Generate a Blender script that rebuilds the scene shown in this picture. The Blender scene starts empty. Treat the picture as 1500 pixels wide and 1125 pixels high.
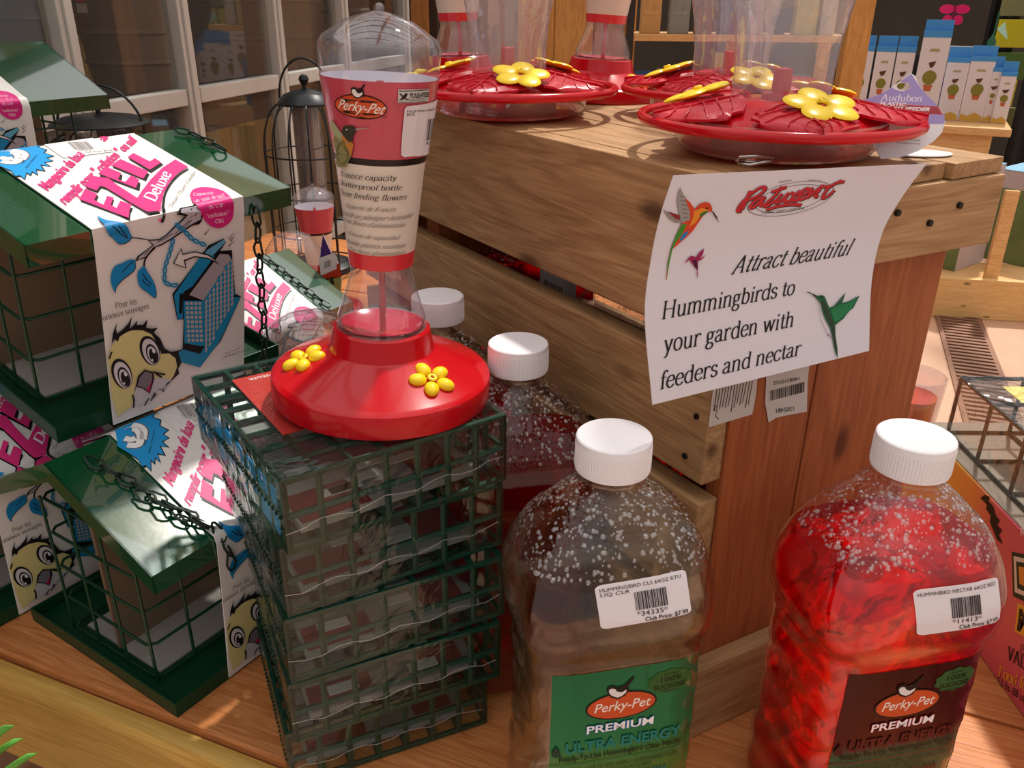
import bpy, bmesh, math, random
import numpy as np
from mathutils import Vector, Matrix, geometry
random.seed(7)
rng = random.Random(11)
sc = bpy.context.scene
col = sc.collection
sin, cos, PI = math.sin, math.cos, math.pi

# ---------------------------------------------------------------- camera
FPX, PITCH, ROLL, CAMH = 1230.0, math.radians(24.7), math.radians(0.55), 0.52
_c, _s = cos(ROLL), sin(ROLL)
FW = np.array([0, cos(PITCH), -sin(PITCH)]); UP0 = np.array([0, sin(PITCH), cos(PITCH)]); X0 = np.array([1., 0, 0])
RT = _c * X0 + _s * UP0
UP = -_s * X0 + _c * UP0
EYE = np.array([0, 0, CAMH])
cam = bpy.data.cameras.new('camera'); camo = bpy.data.objects.new('camera', cam); col.objects.link(camo)
cam.lens = FPX * 36 / 1500; cam.sensor_width = 36; cam.clip_start = 0.02; cam.clip_end = 200
camo.matrix_world = Matrix(((RT[0], UP[0], -FW[0], EYE[0]), (RT[1], UP[1], -FW[1], EYE[1]), (RT[2], UP[2], -FW[2], EYE[2]), (0, 0, 0, 1)))
sc.camera = camo
# ---------------------------------------------------------------- light
world = bpy.data.worlds.new('overcast_sky'); sc.world = world; world.use_nodes = True
wn = world.node_tree; bg = wn.nodes['Background']
tc = wn.nodes.new('ShaderNodeTexCoord'); sx = wn.nodes.new('ShaderNodeSeparateXYZ'); rp = wn.nodes.new('ShaderNodeValToRGB')
wn.links.new(tc.outputs['Generated'], sx.inputs[0]); wn.links.new(sx.outputs['Z'], rp.inputs[0]); wn.links.new(rp.outputs[0], bg.inputs[0])
rp.color_ramp.elements[0].position = 0.0; rp.color_ramp.elements[0].color = (0.45, 0.42, 0.40, 1)
rp.color_ramp.elements[1].position = 0.95; rp.color_ramp.elements[1].color = (1.9, 1.86, 1.84, 1)
_e = rp.color_ramp.elements.new(0.45); _e.color = (.85, .83, .81, 1)
bg.inputs[1].default_value = 0.80
sun = bpy.data.lights.new('sun', 'SUN'); sun.energy = 3.6; sun.angle = math.radians(3); sun.color = (1, .95, .87)
suno = bpy.data.objects.new('sun', sun); col.objects.link(suno)
_d = Vector((-0.30, -0.55, -1.05)).normalized()       # direction the light travels: high, from behind the crate
suno.rotation_euler = _d.to_track_quat('-Z', 'Y').to_euler()
sc.view_settings.view_transform = 'Standard'; sc.view_settings.look = 'None'
sc.view_settings.gamma = 1; sc.view_settings.use_curve_mapping = False
sc.view_settings.exposure = 0.0
sc.cycles.max_bounces = 12; sc.cycles.transparent_max_bounces = 28; sc.cycles.transmission_bounces = 10
sc.cycles.glossy_bounces = 4; sc.cycles.diffuse_bounces = 3
sc.cycles.caustics_reflective = False; sc.cycles.caustics_refractive = False
sc.cycles.sample_clamp_indirect = 6

def ray(x, y): return FW + (x - 750) / FPX * RT - (y - 562.5) / FPX * UP
def P(x, y, z=0.0):
    d = ray(x, y); return EYE + d * ((z - CAMH) / d[2])
def PY(x, y, Y):
    d = ray(x, y); return EYE + d * (Y / d[1])
def proj(q):
    v = np.asarray(q, float) - EYE; w = v @ FW
    return np.array([750 + FPX * (v @ RT) / w, 562.5 - FPX * (v @ UP) / w])
def az2(a): a = math.radians(a); return np.array([sin(a), cos(a), 0.])
def onplane(x, y, A, az):
    a = math.radians(az); n = np.array([cos(a), -sin(a), 0]); d = ray(x, y)
    return EYE + d * ((np.asarray(A) - EYE) @ n) / (d @ n)

# ---------------------------------------------------------------- materials
MATS = {}
def _new(name):
    m = bpy.data.materials.new(name); m.use_nodes = True
    return m, m.node_tree, m.node_tree.nodes['Principled BSDF']
def lin(c):
    if isinstance(c, str):
        c = [int(c[i:i+2], 16) / 255 for i in (0, 2, 4)]
        c = [x / 12.92 if x <= .04045 else ((x + .055) / 1.055) ** 2.4 for x in c]
    return (c[0], c[1], c[2], 1)
def plain(name, c, rough=.5, metal=0, spec=.5, bump=0, bscale=60, trans=0, ior=1.45, vary=0, coat=0, sss=0):
    if name in MATS: return MATS[name]
    m, nt, b = _new(name)
    b.inputs['Base Color'].default_value = lin(c); b.inputs['Roughness'].default_value = rough
    b.inputs['Metallic'].default_value = metal; b.inputs['Specular IOR Level'].default_value = spec
    b.inputs['Transmission Weight'].default_value = trans; b.inputs['IOR'].default_value = ior
    b.inputs['Coat Weight'].default_value = coat
    if sss:
        b.inputs['Subsurface Weight'].default_value = sss; b.inputs['Subsurface Radius'].default_value = (.02, .006, .006); b.inputs['Subsurface Scale'].default_value = .3
    if bump or vary:
        t = nt.nodes.new('ShaderNodeTexCoord'); n = nt.nodes.new('ShaderNodeTexNoise'); n.inputs['Scale'].default_value = bscale; n.inputs['Detail'].default_value = 4
        nt.links.new(t.outputs['Object'], n.inputs['Vector'])
        if bump:
            bm_ = nt.nodes.new('ShaderNodeBump'); bm_.inputs['Strength'].default_value = bump; bm_.inputs['Distance'].default_value = .002
            nt.links.new(n.outputs['Fac'], bm_.inputs['Height']); nt.links.new(bm_.outputs[0], b.inputs['Normal'])
        if vary:
            mx = nt.nodes.new('ShaderNodeMix'); mx.data_type = 'RGBA'; L = lin(c)
            mx.inputs[6].default_value = tuple(x * (1 - vary) for x in L[:3]) + (1,); mx.inputs[7].default_value = tuple(min(1, x * (1 + vary)) for x in L[:3]) + (1,)
            nt.links.new(n.outputs['Fac'], mx.inputs[0]); nt.links.new(mx.outputs[2], b.inputs['Base Color'])
    MATS[name] = m; return m
def thru(name, c, amt=.35, rough=.25, see=0):
    """opaque plastic that glows a little when lit from behind"""
    if name in MATS: return MATS[name]
    m, nt, b = _new(name); N = nt.nodes.new; b.inputs['Base Color'].default_value = lin(c); b.inputs['Roughness'].default_value = rough; b.inputs['Coat Weight'].default_value = .3
    t = N('ShaderNodeBsdfTranslucent'); t.inputs[0].default_value = lin(c); mx = N('ShaderNodeMixShader'); mx.inputs[0].default_value = amt
    nt.links.new(b.outputs[0], mx.inputs[1]); nt.links.new(t.outputs[0], mx.inputs[2]); out = mx.outputs[0]
    if see:
        q = N('ShaderNodeBsdfTransparent'); q.inputs[0].default_value = (1, .06, .08, 1); m2 = N('ShaderNodeMixShader'); m2.inputs[0].default_value = see; nt.links.new(out, m2.inputs[1]); nt.links.new(q.outputs[0], m2.inputs[2]); out = m2.outputs[0]
    nt.links.new(out, nt.nodes['Material Output'].inputs[0]); MATS[name] = m; return m
def wood(name, c1, c2, axis='X', rough=.55, knots=True, sc_=1.0, seam=0.0):
    """fine grain running along one local axis, with growth bands, streaks and a few knots"""
    if name in MATS: return MATS[name]
    m, nt, b = _new(name); N = nt.nodes.new; L = nt.links.new
    t = N('ShaderNodeTexCoord'); oi = N('ShaderNodeObjectInfo'); ad = N('ShaderNodeVectorMath'); ad.operation = 'ADD'
    mul = N('ShaderNodeVectorMath'); mul.operation = 'SCALE'; cmb = N('ShaderNodeCombineXYZ')
    for i in range(3): L(oi.outputs['Random'], cmb.inputs[i])
    L(cmb.outputs[0], mul.inputs[0]); mul.inputs['Scale'].default_value = 7.3
    L(t.outputs['Object'], ad.inputs[0]); L(mul.outputs[0], ad.inputs[1])
    def mapped(s_along, s_across):
        mp = N('ShaderNodeMapping'); s = [s_across * sc_] * 3; s['XYZ'.index(axis)] = s_along * sc_
        mp.inputs['Scale'].default_value = s; L(ad.outputs[0], mp.inputs[0]); return mp
    big = N('ShaderNodeTexNoise'); big.inputs['Scale'].default_value = 1; big.inputs['Detail'].default_value = 3; big.inputs['Distortion'].default_value = .6; L(mapped(5, 42).outputs[0], big.inputs[0])
    fine = N('ShaderNodeTexNoise'); fine.inputs['Scale'].default_value = 1; fine.inputs['Detail'].default_value = 5; L(mapped(22, 420).outputs[0], fine.inputs[0])
    wv = N('ShaderNodeMath'); wv.operation = 'MULTIPLY'; wv.inputs[1].default_value = 34; L(big.outputs['Fac'], wv.inputs[0])
    sn = N('ShaderNodeMath'); sn.operation = 'SINE'; L(wv.outputs[0], sn.inputs[0])
    m1 = N('ShaderNodeMath'); m1.operation = 'MULTIPLY_ADD'; m1.inputs[1].default_value = .16; m1.inputs[2].default_value = .0; L(sn.outputs[0], m1.inputs[0])
    a1 = N('ShaderNodeMath'); a1.operation = 'ADD'; L(m1.outputs[0], a1.inputs[0]); L(fine.outputs['Fac'], a1.inputs[1])
    a2 = N('ShaderNodeMath'); a2.operation = 'MULTIPLY_ADD'; a2.inputs[1].default_value = .5; L(big.outputs['Fac'], a2.inputs[0]); 
    sub = N('ShaderNodeMath'); sub.operation = 'SUBTRACT'; sub.inputs[1].default_value = .25; L(a1.outputs[0], sub.inputs[0]); L(sub.outputs[0], a2.inputs[2])
    mx = N('ShaderNodeMix'); mx.data_type = 'RGBA'; mx.inputs[6].default_value = lin(c1); mx.inputs[7].default_value = lin(c2); L(a2.outputs[0], mx.inputs[0])
    out = mx.outputs[2]
    if knots:
        vo = N('ShaderNodeTexVoronoi'); vo.inputs['Scale'].default_value = 1; L(mapped(6, 14).outputs[0], vo.inputs[0])
        r = N('ShaderNodeValToRGB'); r.color_ramp.elements[0].position = .05; r.color_ramp.elements[0].color = (.16, .11, .08, 1)
        r.color_ramp.elements[1].position = .13; r.color_ramp.elements[1].color = (1, 1, 1, 1); L(vo.outputs['Distance'], r.inputs[0])
        k = N('ShaderNodeMix'); k.data_type = 'RGBA'; k.blend_type = 'MULTIPLY'; k.inputs[0].default_value = .8; L(out, k.inputs[6]); L(r.outputs[0], k.inputs[7]); out = k.outputs[2]
    L(out, b.inputs['Base Color'])
    bp = N('ShaderNodeBump'); bp.inputs['Strength'].default_value = .35; bp.inputs['Distance'].default_value = .0012; L(a1.outputs[0], bp.inputs['Height']); L(bp.outputs[0], b.inputs['Normal'])
    b.inputs['Roughness'].default_value = rough; b.inputs['Specular IOR Level'].default_value = .3
    MATS[name] = m; return m
def clear(name, tint=(1, 1, 1), gloss=.12, rough=.05, bump=0, bscale=200, dist=.001, film=0, dens=0.0, drops=False):
    """thin clear plastic: see-through sheet with fresnel shine; optional droplets / wrinkles and a faint milky body"""
    if name in MATS: return MATS[name]
    m, nt, b = _new(name); N = nt.nodes.new; L = nt.links.new; nt.nodes.remove(b); o = nt.nodes['Material Output']
    tr = N('ShaderNodeBsdfTransparent'); tr.inputs[0].default_value = lin(tint)
    gl = N('ShaderNodeBsdfGlossy'); gl.inputs['Roughness'].default_value = rough
    fr = N('ShaderNodeFresnel'); gm = N('ShaderNodeNewGeometry'); bi = N('ShaderNodeMapRange'); bi.inputs['To Min'].default_value = 1.5; bi.inputs['To Max'].default_value = 1 / 1.5; L(gm.outputs['Backfacing'], bi.inputs[0]); L(bi.outputs[0], fr.inputs[0])
    sc2 = N('ShaderNodeMath'); sc2.operation = 'ADD'; sc2.inputs[1].default_value = gloss - .04; sc2.use_clamp = True
    L(fr.outputs[0], sc2.inputs[0])
    mx = N('ShaderNodeMixShader'); L(sc2.outputs[0], mx.inputs[0]); L(tr.outputs[0], mx.inputs[1]); L(gl.outputs[0], mx.inputs[2]); out = mx.outputs[0]
    if dens:
        df = N('ShaderNodeBsdfDiffuse'); df.inputs[0].default_value = lin((.9, .9, .95)); m2 = N('ShaderNodeMixShader'); m2.inputs[0].default_value = dens
        L(out, m2.inputs[1]); L(df.outputs[0], m2.inputs[2]); out = m2.outputs[0]
    if bump:
        t = N('ShaderNodeTexCoord')
        if drops:
            n = N('ShaderNodeTexVoronoi'); n.feature = 'SMOOTH_F1'; n.inputs['Scale'].default_value = bscale; n.inputs['Smoothness'].default_value = .3; hs = n.outputs['Distance']
        else:
            n = N('ShaderNodeTexNoise'); n.inputs['Scale'].default_value = bscale; n.inputs['Detail'].default_value = 3; n.inputs['Distortion'].default_value = 1.5; hs = n.outputs['Fac']
        L(t.outputs['Object'], n.inputs['Vector'])
        bp = N('ShaderNodeBump'); bp.inputs['Strength'].default_value = bump; bp.inputs['Distance'].default_value = dist; bp.invert = drops
        L(hs, bp.inputs['Height']); L(bp.outputs[0], gl.inputs['Normal']); L(bp.outputs[0], fr.inputs['Normal'])
    L(out, o.inputs[0]); MATS[name] = m; return m
def liquid(name, c, through=.35, bump=.25, cloud=0):
    """nectar: refracting liquid of one colour that also lets tinted light straight through"""
    if name in MATS: return MATS[name]
    m, nt, b = _new(name); N = nt.nodes.new; L = nt.links.new; nt.nodes.remove(b); o = nt.nodes['Material Output']
    rf = N('ShaderNodeBsdfRefraction'); rf.inputs[0].default_value = lin(c); rf.inputs['IOR'].default_value = 1.2; rf.inputs['Roughness'].default_value = .02
    tr = N('ShaderNodeBsdfTransparent'); tr.inputs[0].default_value = lin(c)
    gl = N('ShaderNodeBsdfGlossy'); gl.inputs['Roughness'].default_value = .05
    m1 = N('ShaderNodeMixShader'); m1.inputs[0].default_value = through; L(rf.outputs[0], m1.inputs[1]); L(tr.outputs[0], m1.inputs[2])
    fr = N('ShaderNodeFresnel'); gm = N('ShaderNodeNewGeometry'); bi = N('ShaderNodeMapRange'); bi.inputs['To Min'].default_value = 1.33; bi.inputs['To Max'].default_value = 1 / 1.33; L(gm.outputs['Backfacing'], bi.inputs[0]); L(bi.outputs[0], fr.inputs[0]); m2 = N('ShaderNodeMixShader'); L(fr.outputs[0], m2.inputs[0]); L(m1.outputs[0], m2.inputs[1]); L(gl.outputs[0], m2.inputs[2])
    t = N('ShaderNodeTexCoord'); n = N('ShaderNodeTexNoise'); n.inputs['Scale'].default_value = 22; n.inputs['Detail'].default_value = 1.5; n.inputs['Distortion'].default_value = .8
    L(t.outputs['Object'], n.inputs['Vector']); bp = N('ShaderNodeBump'); bp.inputs['Strength'].default_value = bump; bp.inputs['Distance'].default_value = .02; L(n.outputs['Fac'], bp.inputs['Height'])
    L(bp.outputs[0], rf.inputs['Normal'])
    out = m2.outputs[0]
    if cloud:
        tl = N('ShaderNodeBsdfTranslucent'); tl.inputs[0].default_value = lin(c); df = N('ShaderNodeBsdfDiffuse'); df.inputs[0].default_value = lin(c); ma = N('ShaderNodeAddShader'); L(tl.outputs[0], ma.inputs[0]); L(df.outputs[0], ma.inputs[1])
        m3 = N('ShaderNodeMixShader'); m3.inputs[0].default_value = cloud; L(out, m3.inputs[1]); L(ma.outputs[0], m3.inputs[2]); out = m3.outputs[0]
    L(out, o.inputs[0]); MATS[name] = m; return m
def ink(c, rough=.45):
    return plain('ink_' + c, c, rough=rough, spec=.3)

# ---------------------------------------------------------------- objects
def tag(o, label=None, cat=None, group=None, kind=None):
    if label: o['label'] = label
    if cat: o['category'] = cat
    if group: o['group'] = group
    if kind: o['kind'] = kind
    return o
def empty(name, loc=(0, 0, 0), az=None, label=None, cat=None, group=None):
    o = bpy.data.objects.new(name, None); col.objects.link(o); o.empty_display_size = .02
    o.location = Vector([float(x) for x in loc])
    if az is not None: o.rotation_euler = (0, 0, -math.radians(az))   # local +Y points along compass azimuth az
    return tag(o, label, cat, group)
def copytree(o, parent=None):
    c = o.copy(); col.objects.link(c)
    if parent is not None: c.parent = parent
    for ch in o.children: copytree(ch, c)
    return c
def wm(o):
    return (wm(o.parent) if o.parent else Matrix.Identity(4)) @ o.matrix_basis
def tolocal(parent, V):
    if parent is None: return [tuple(float(c) for c in q) for q in V]
    M = wm(parent).inverted(); return [tuple(M @ Vector([float(c) for c in q])) for q in V]
class MB:
    def __init__(s): s.v = []; s.f = []
    def add(s, v, f):
        n = len(s.v); s.v += [tuple(float(c) for c in q) for q in v]; s.f += [tuple(i + n for i in q) for q in f]; return s
    def box(s, x0, x1, y0, y1, z0, z1):
        v = [(x, y, z) for z in (z0, z1) for y in (y0, y1) for x in (x0, x1)]
        return s.add(v, [(0, 2, 3, 1), (4, 5, 7, 6), (0, 1, 5, 4), (2, 6, 7, 3), (0, 4, 6, 2), (1, 3, 7, 5)])
    def lathe(s, prof, n=40, cx=0, cy=0, z0=0, arc=None):
        m = len(prof); a0, a1 = arc if arc else (0, 2 * PI); k = n if not arc else n + 1; v = []
        for i in range(k):
            a = a0 + (a1 - a0) * i / n
            v += [(cx + r * cos(a), cy + r * sin(a), z0 + z) for r, z in prof]
        f = []
        for i in range(n):
            j = (i + 1) % k
            for t in range(m - 1): f.append((i * m + t, j * m + t, j * m + t + 1, i * m + t + 1))
        return s.add(v, f)
    def tube(s, path, r, n=8, closed=False, caps=True):
        p = [Vector([float(c) for c in q]) for q in path]; k = len(p); rs = r if isinstance(r, (list, tuple)) else [r] * k
        prev = None; v = []
        for i in range(k):
            if closed: d = p[(i + 1) % k] - p[i - 1]
            else: d = p[min(i + 1, k - 1)] - p[max(i - 1, 0)]
            d.normalize()
            if prev is None:
                u = d.orthogonal().normalized()
            else:
                u = prev - d * prev.dot(d)
                if u.length < 1e-6: u = d.orthogonal()
                u.normalize()
            prev = u; w = d.cross(u)
            for j in range(n):
                a = 2 * PI * j / n; q = p[i] + (u * cos(a) + w * sin(a)) * rs[i]; v.append(tuple(q))
        f = []
        for i in range(k if closed else k - 1):
            a = i * n; b = ((i + 1) % k) * n
            for j in range(n): f.append((a + j, a + (j + 1) % n, b + (j + 1) % n, b + j))
        if caps and not closed: f += [tuple(range(n))[::-1], tuple(range((k - 1) * n, k * n))]
        return s.add(v, f)
    def grid(s, fn, nu, nv, closed_u=False):
        v = [fn(i / nu, j / nv) for j in range(nv + 1) for i in range(nu + (0 if closed_u else 1))]
        w = nu + (0 if closed_u else 1); f = []
        for j in range(nv):
            for i in range(nu): f.append((j * w + i, j * w + (i + 1) % w, (j + 1) * w + (i + 1) % w, (j + 1) * w + i))
        return s.add(v, f)
    def prism(s, poly, y0, y1):            # polygon in local x,z extruded along y
        n = len(poly); v = [(x, y0, z) for x, z in poly] + [(x, y1, z) for x, z in poly]
        return s.add(v, [tuple(range(n)), tuple(range(2 * n - 1, n - 1, -1))] + [(i, i + n, (i + 1) % n + n, (i + 1) % n) for i in range(n)])
    def build(s, name, mat, parent=None, smooth=False, bevel=0, loc=None, rot=None, label=None, kind=None, merge=False, world=False):
        if world: s.v = tolocal(parent, s.v)
        me = bpy.data.meshes.new(name); me.from_pydata(s.v, [], s.f); me.update()
        bm = bmesh.new(); bm.from_mesh(me)
        if merge: bmesh.ops.remove_doubles(bm, verts=bm.verts, dist=1e-6)
        bmesh.ops.recalc_face_normals(bm, faces=bm.faces)
        if bevel: bmesh.ops.bevel(bm, geom=bm.edges[:], offset=bevel, segments=2, affect='EDGES', profile=.6)
        bm.to_mesh(me); bm.free()
        if smooth:
            for p in me.polygons: p.use_smooth = True
            try: me.set_sharp_from_angle(angle=math.radians(50 if smooth is True else smooth))
            except Exception: pass
        me.materials.append(mat)
        o = bpy.data.objects.new(name, me); col.objects.link(o)
        if parent: o.parent = parent
        if loc is not None: o.location = Vector([float(c) for c in loc])
        if rot is not None: o.rotation_euler = rot
        return tag(o, label, kind=kind)
def struct(o): o['kind'] = 'structure'; return o

# ---------------------------------------------------------------- lettering
def _cr(pts, n=5):
    p = [np.array(pts[i:i+2], float) for i in range(0, len(pts), 2)]; out = []
    q = [p[0]] + p + [p[-1]]
    for i in range(1, len(q) - 2):
        for k in range(n):
            t = k / n; a, b, c, d = q[i-1], q[i], q[i+1], q[i+2]
            out.append(.5 * ((2*b) + (-a+c)*t + (2*a-5*b+4*c-d)*t*t + (-a+3*b-3*c+d)*t**3))
    out.append(p[-1]); return out
S = lambda *a: _cr(a)
def Ln(*a): return [np.array(a[i:i+2], float) for i in range(0, len(a), 2)]
def _sf(x, y, w=.09): return Ln(x - w, y, x + w, y)
GL = {
 'a': (.47, [S(.07,.36,.12,.44,.22,.47,.31,.42,.32,.33), Ln(.32,.33,.32,.1), S(.32,.1,.36,.02,.44,.03), S(.32,.28,.16,.24,.06,.17,.06,.07,.15,.01,.25,.03,.32,.1)]),
 'b': (.5, [Ln(.1,.7,.1,0), Ln(.02,.69,.1,.69), S(.1,.36,.2,.46,.33,.45,.42,.32,.42,.15,.34,.02,.2,.01,.1,.08)]),
 'c': (.43, [S(.38,.36,.33,.45,.22,.47,.1,.4,.05,.24,.1,.07,.22,0,.33,.03,.4,.12)]),
 'd': (.52, [Ln(.4,.7,.4,0), Ln(.31,.69,.4,.69), Ln(.4,.01,.49,.01), S(.4,.37,.3,.46,.17,.45,.07,.32,.07,.15,.16,.02,.3,.01,.4,.08)]),
 'e': (.44, [Ln(.07,.26,.38,.26), S(.38,.26,.37,.39,.27,.47,.14,.43,.06,.3,.06,.15,.15,.02,.28,.01,.39,.1)]),
 'f': (.31, [S(.35,.63,.28,.7,.19,.66,.15,.54), Ln(.15,.56,.15,0), Ln(.04,.45,.3,.45), _sf(.15,.01)]),
 'g': (.46, [S(.2,.46,.1,.42,.07,.31,.1,.21,.2,.17,.3,.21,.33,.31,.3,.42,.2,.46), S(.12,.19,.08,.12,.15,.04,.3,.02,.38,-.06,.32,-.17,.17,-.2,.05,-.14,.06,-.04,.15,.03), Ln(.3,.42,.43,.46)]),
 'h': (.53, [Ln(.1,.7,.1,0), Ln(.02,.69,.1,.69), _sf(.1,.01), S(.1,.36,.2,.46,.32,.46,.39,.37,.39,.25), Ln(.39,.3,.39,0), _sf(.39,.01)]),
 'i': (.27, [Ln(.13,.45,.13,0), Ln(.04,.44,.13,.44), _sf(.13,.01), Ln(.13,.58,.13,.67)]),
 'l': (.27, [Ln(.13,.7,.13,0), Ln(.04,.69,.13,.69), _sf(.13,.01)]),
 'm': (.8, [Ln(.1,.46,.1,0), Ln(.02,.45,.1,.45), _sf(.1,.01), S(.1,.36,.19,.46,.3,.46,.37,.37,.37,.25), Ln(.37,.3,.37,0), _sf(.37,.01,.07), S(.38,.36,.47,.46,.58,.46,.66,.37,.66,.25), Ln(.66,.3,.66,0), _sf(.66,.01)]),
 'n': (.53, [Ln(.1,.46,.1,0), Ln(.02,.45,.1,.45), _sf(.1,.01), S(.1,.36,.2,.46,.32,.46,.39,.37,.39,.25), Ln(.39,.3,.39,0), _sf(.39,.01)]),
 'o': (.48, [S(.23,.47,.1,.41,.05,.24,.1,.06,.23,0,.36,.06,.41,.24,.36,.41,.23,.47)]),
 'p': (.5, [Ln(.1,.46,.1,-.2), Ln(.02,.45,.1,.45), _sf(.1,-.19), S(.1,.36,.2,.46,.33,.45,.42,.32,.42,.15,.34,.02,.2,.01,.1,.08)]),
 'r': (.38, [Ln(.1,.46,.1,0), Ln(.02,.45,.1,.45), _sf(.1,.01), S(.1,.32,.18,.44,.28,.47,.35,.41)]),
 's': (.38, [S(.32,.37,.27,.45,.17,.47,.07,.41,.08,.3,.2,.24,.32,.18,.33,.07,.23,0,.12,.01,.05,.1)]),
 't': (.31, [Ln(.14,.62,.14,.1), S(.14,.12,.18,.01,.3,.06), Ln(.03,.45,.29,.45)]),
 'u': (.54, [Ln(.11,.46,.11,.15), S(.11,.15,.15,.03,.24,0,.34,.04,.4,.13), Ln(.4,.46,.4,0), Ln(.03,.45,.11,.45), Ln(.32,.45,.4,.45), Ln(.4,.01,.48,.01)]),
 'v': (.48, [Ln(.07,.46,.24,0), Ln(.24,.0,.4,.46), _sf(.07,.45,.07), _sf(.4,.45,.07)]),
 'w': (.7, [Ln(.07,.46,.21,0), Ln(.21,0,.35,.46), Ln(.35,.46,.49,0), Ln(.49,0,.62,.46), _sf(.07,.45,.07), _sf(.35,.45,.06), _sf(.62,.45,.07)]),
 'x': (.48, [Ln(.07,.46,.39,0), Ln(.39,.46,.07,0), _sf(.07,.45,.06), _sf(.39,.45,.06), _sf(.07,.01,.06), _sf(.39,.01,.06)]),
 'y': (.48, [Ln(.07,.46,.24,.03), S(.4,.46,.24,.02,.16,-.15,.05,-.18), _sf(.07,.45,.07), _sf(.4,.45,.07)]),
 'z': (.43, [Ln(.06,.45,.36,.45), Ln(.36,.45,.06,.01), Ln(.06,.01,.37,.01)]),
 'q': (.5, [Ln(.4,.46,.4,-.2), _sf(.4,-.19), S(.4,.37,.3,.46,.17,.45,.07,.32,.07,.15,.16,.02,.3,.01,.4,.08)]),
 'B': (.6, [Ln(.13,.7,.13,0), S(.04,.69,.3,.69,.46,.62,.44,.42,.3,.37,.13,.37), S(.3,.37,.5,.3,.52,.12,.36,.01,.04,.01)]),
 'E': (.58, [Ln(.13,.7,.13,0), Ln(.04,.69,.5,.69), Ln(.5,.69,.5,.58), Ln(.13,.37,.38,.37), Ln(.04,.01,.52,.01), Ln(.52,.01,.52,.12)]),
 'G': (.66, [S(.54,.56,.45,.67,.3,.7,.13,.6,.06,.35,.13,.1,.3,0,.46,.04,.53,.12), Ln(.53,.3,.53,.02), Ln(.42,.3,.6,.3)]),
 'I': (.3, [Ln(.15,.7,.15,0), _sf(.15,.01), _sf(.15,.69)]),
 'L': (.56, [Ln(.13,.7,.13,0), _sf(.13,.69), Ln(.04,.01,.5,.01), Ln(.5,.01,.5,.14)]),
 'M': (.82, [Ln(.13,.7,.13,0), Ln(.13,.7,.4,.02), Ln(.4,.02,.67,.7), Ln(.67,.7,.67,0), _sf(.13,.01), _sf(.67,.01)]),
 'N': (.7, [Ln(.13,.7,.13,0), Ln(.13,.7,.56,0), Ln(.56,0,.56,.7), _sf(.13,.01), _sf(.56,.69)]),
 'O': (.68, [S(.33,.7,.13,.62,.06,.35,.13,.08,.33,0,.53,.08,.6,.35,.53,.62,.33,.7)]),
 'R': (.63, [Ln(.13,.7,.13,0), _sf(.13,.01), Ln(.04,.69,.13,.69), S(.13,.69,.35,.69,.49,.62,.5,.46,.38,.36,.13,.36), Ln(.34,.36,.56,0)]),
 'U': (.68, [Ln(.13,.7,.13,.2), S(.13,.2,.18,.05,.33,0,.48,.05,.54,.2), Ln(.54,.2,.54,.7), _sf(.13,.69), _sf(.54,.69)]),
 'V': (.64, [Ln(.08,.7,.31,0), Ln(.31,0,.55,.7), _sf(.08,.69), _sf(.55,.69)]),
 'W': (.9, [Ln(.08,.7,.25,0), Ln(.25,0,.44,.7), Ln(.44,.7,.62,0), Ln(.62,0,.8,.7), _sf(.08,.69), _sf(.8,.69)]),
 'A': (.68, [Ln(.08,0,.33,.7), Ln(.33,.7,.58,0), Ln(.17,.24,.49,.24), _sf(.08,.01), _sf(.58,.01)]),
 'H': (.74, [Ln(.13,.7,.13,0), Ln(.58,.7,.58,0), Ln(.13,.36,.58,.36), _sf(.13,.01), _sf(.58,.01), _sf(.13,.69), _sf(.58,.69)]),
 'P': (.58, [Ln(.13,.7,.13,0), _sf(.13,.01), Ln(.04,.69,.13,.69), S(.13,.69,.35,.69,.5,.62,.51,.45,.38,.34,.13,.34)]),
 'S': (.5, [S(.42,.55,.35,.68,.2,.7,.08,.6,.1,.44,.26,.36,.42,.27,.43,.1,.3,0,.14,.01,.05,.15)]),
 'T': (.62, [Ln(.3,.7,.3,0), _sf(.3,.01), Ln(.04,.69,.56,.69), Ln(.05,.69,.05,.6), Ln(.55,.69,.55,.6)]),
 'C': (.6, [S(.52,.54,.45,.67,.3,.7,.13,.6,.06,.35,.13,.1,.3,0,.45,.03,.53,.15)]),
 'D': (.68, [Ln(.13,.7,.13,0), S(.04,.69,.3,.69,.52,.62,.6,.35,.52,.08,.3,.01,.04,.01)]),
 'F': (.56, [Ln(.13,.7,.13,0), _sf(.13,.01), Ln(.04,.69,.5,.69), Ln(.5,.69,.5,.58), Ln(.13,.37,.38,.37)]),
 '8': (.48, [S(.23,.7,.1,.64,.1,.45,.23,.38,.37,.45,.37,.64,.23,.7), S(.23,.38,.07,.3,.06,.1,.23,0,.41,.1,.4,.3,.23,.38)]),
 '"': (.3, [Ln(.09,.7,.07,.55), Ln(.2,.7,.18,.55)]), "'": (.18, [Ln(.09,.7,.07,.55)]), ':': (.22, [Ln(.1,.05,.1,.0), Ln(.1,.42,.1,.37)]),
 '/': (.35, [Ln(.03,-.05,.3,.72)]), '-': (.3, [Ln(.04,.25,.24,.25)]), '.': (.2, [Ln(.09,.05,.09,0)]),
}
def ribbon(pts, wf):
    n = len(pts); q = []
    for i in range(n):
        d = pts[min(i+1, n-1)] - pts[max(i-1, 0)]; L = np.hypot(*d) or 1; d = d / L
        w = wf(d); nrm = np.array([-d[1], d[0]]); q.append((pts[i] + nrm * w / 2, pts[i] - nrm * w / 2))
    v = []; f = []
    for a, b in q: v += [a, b]
    for i in range(n - 1): f.append((2*i, 2*i+1, 2*i+3, 2*i+2))
    return v, f
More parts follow.
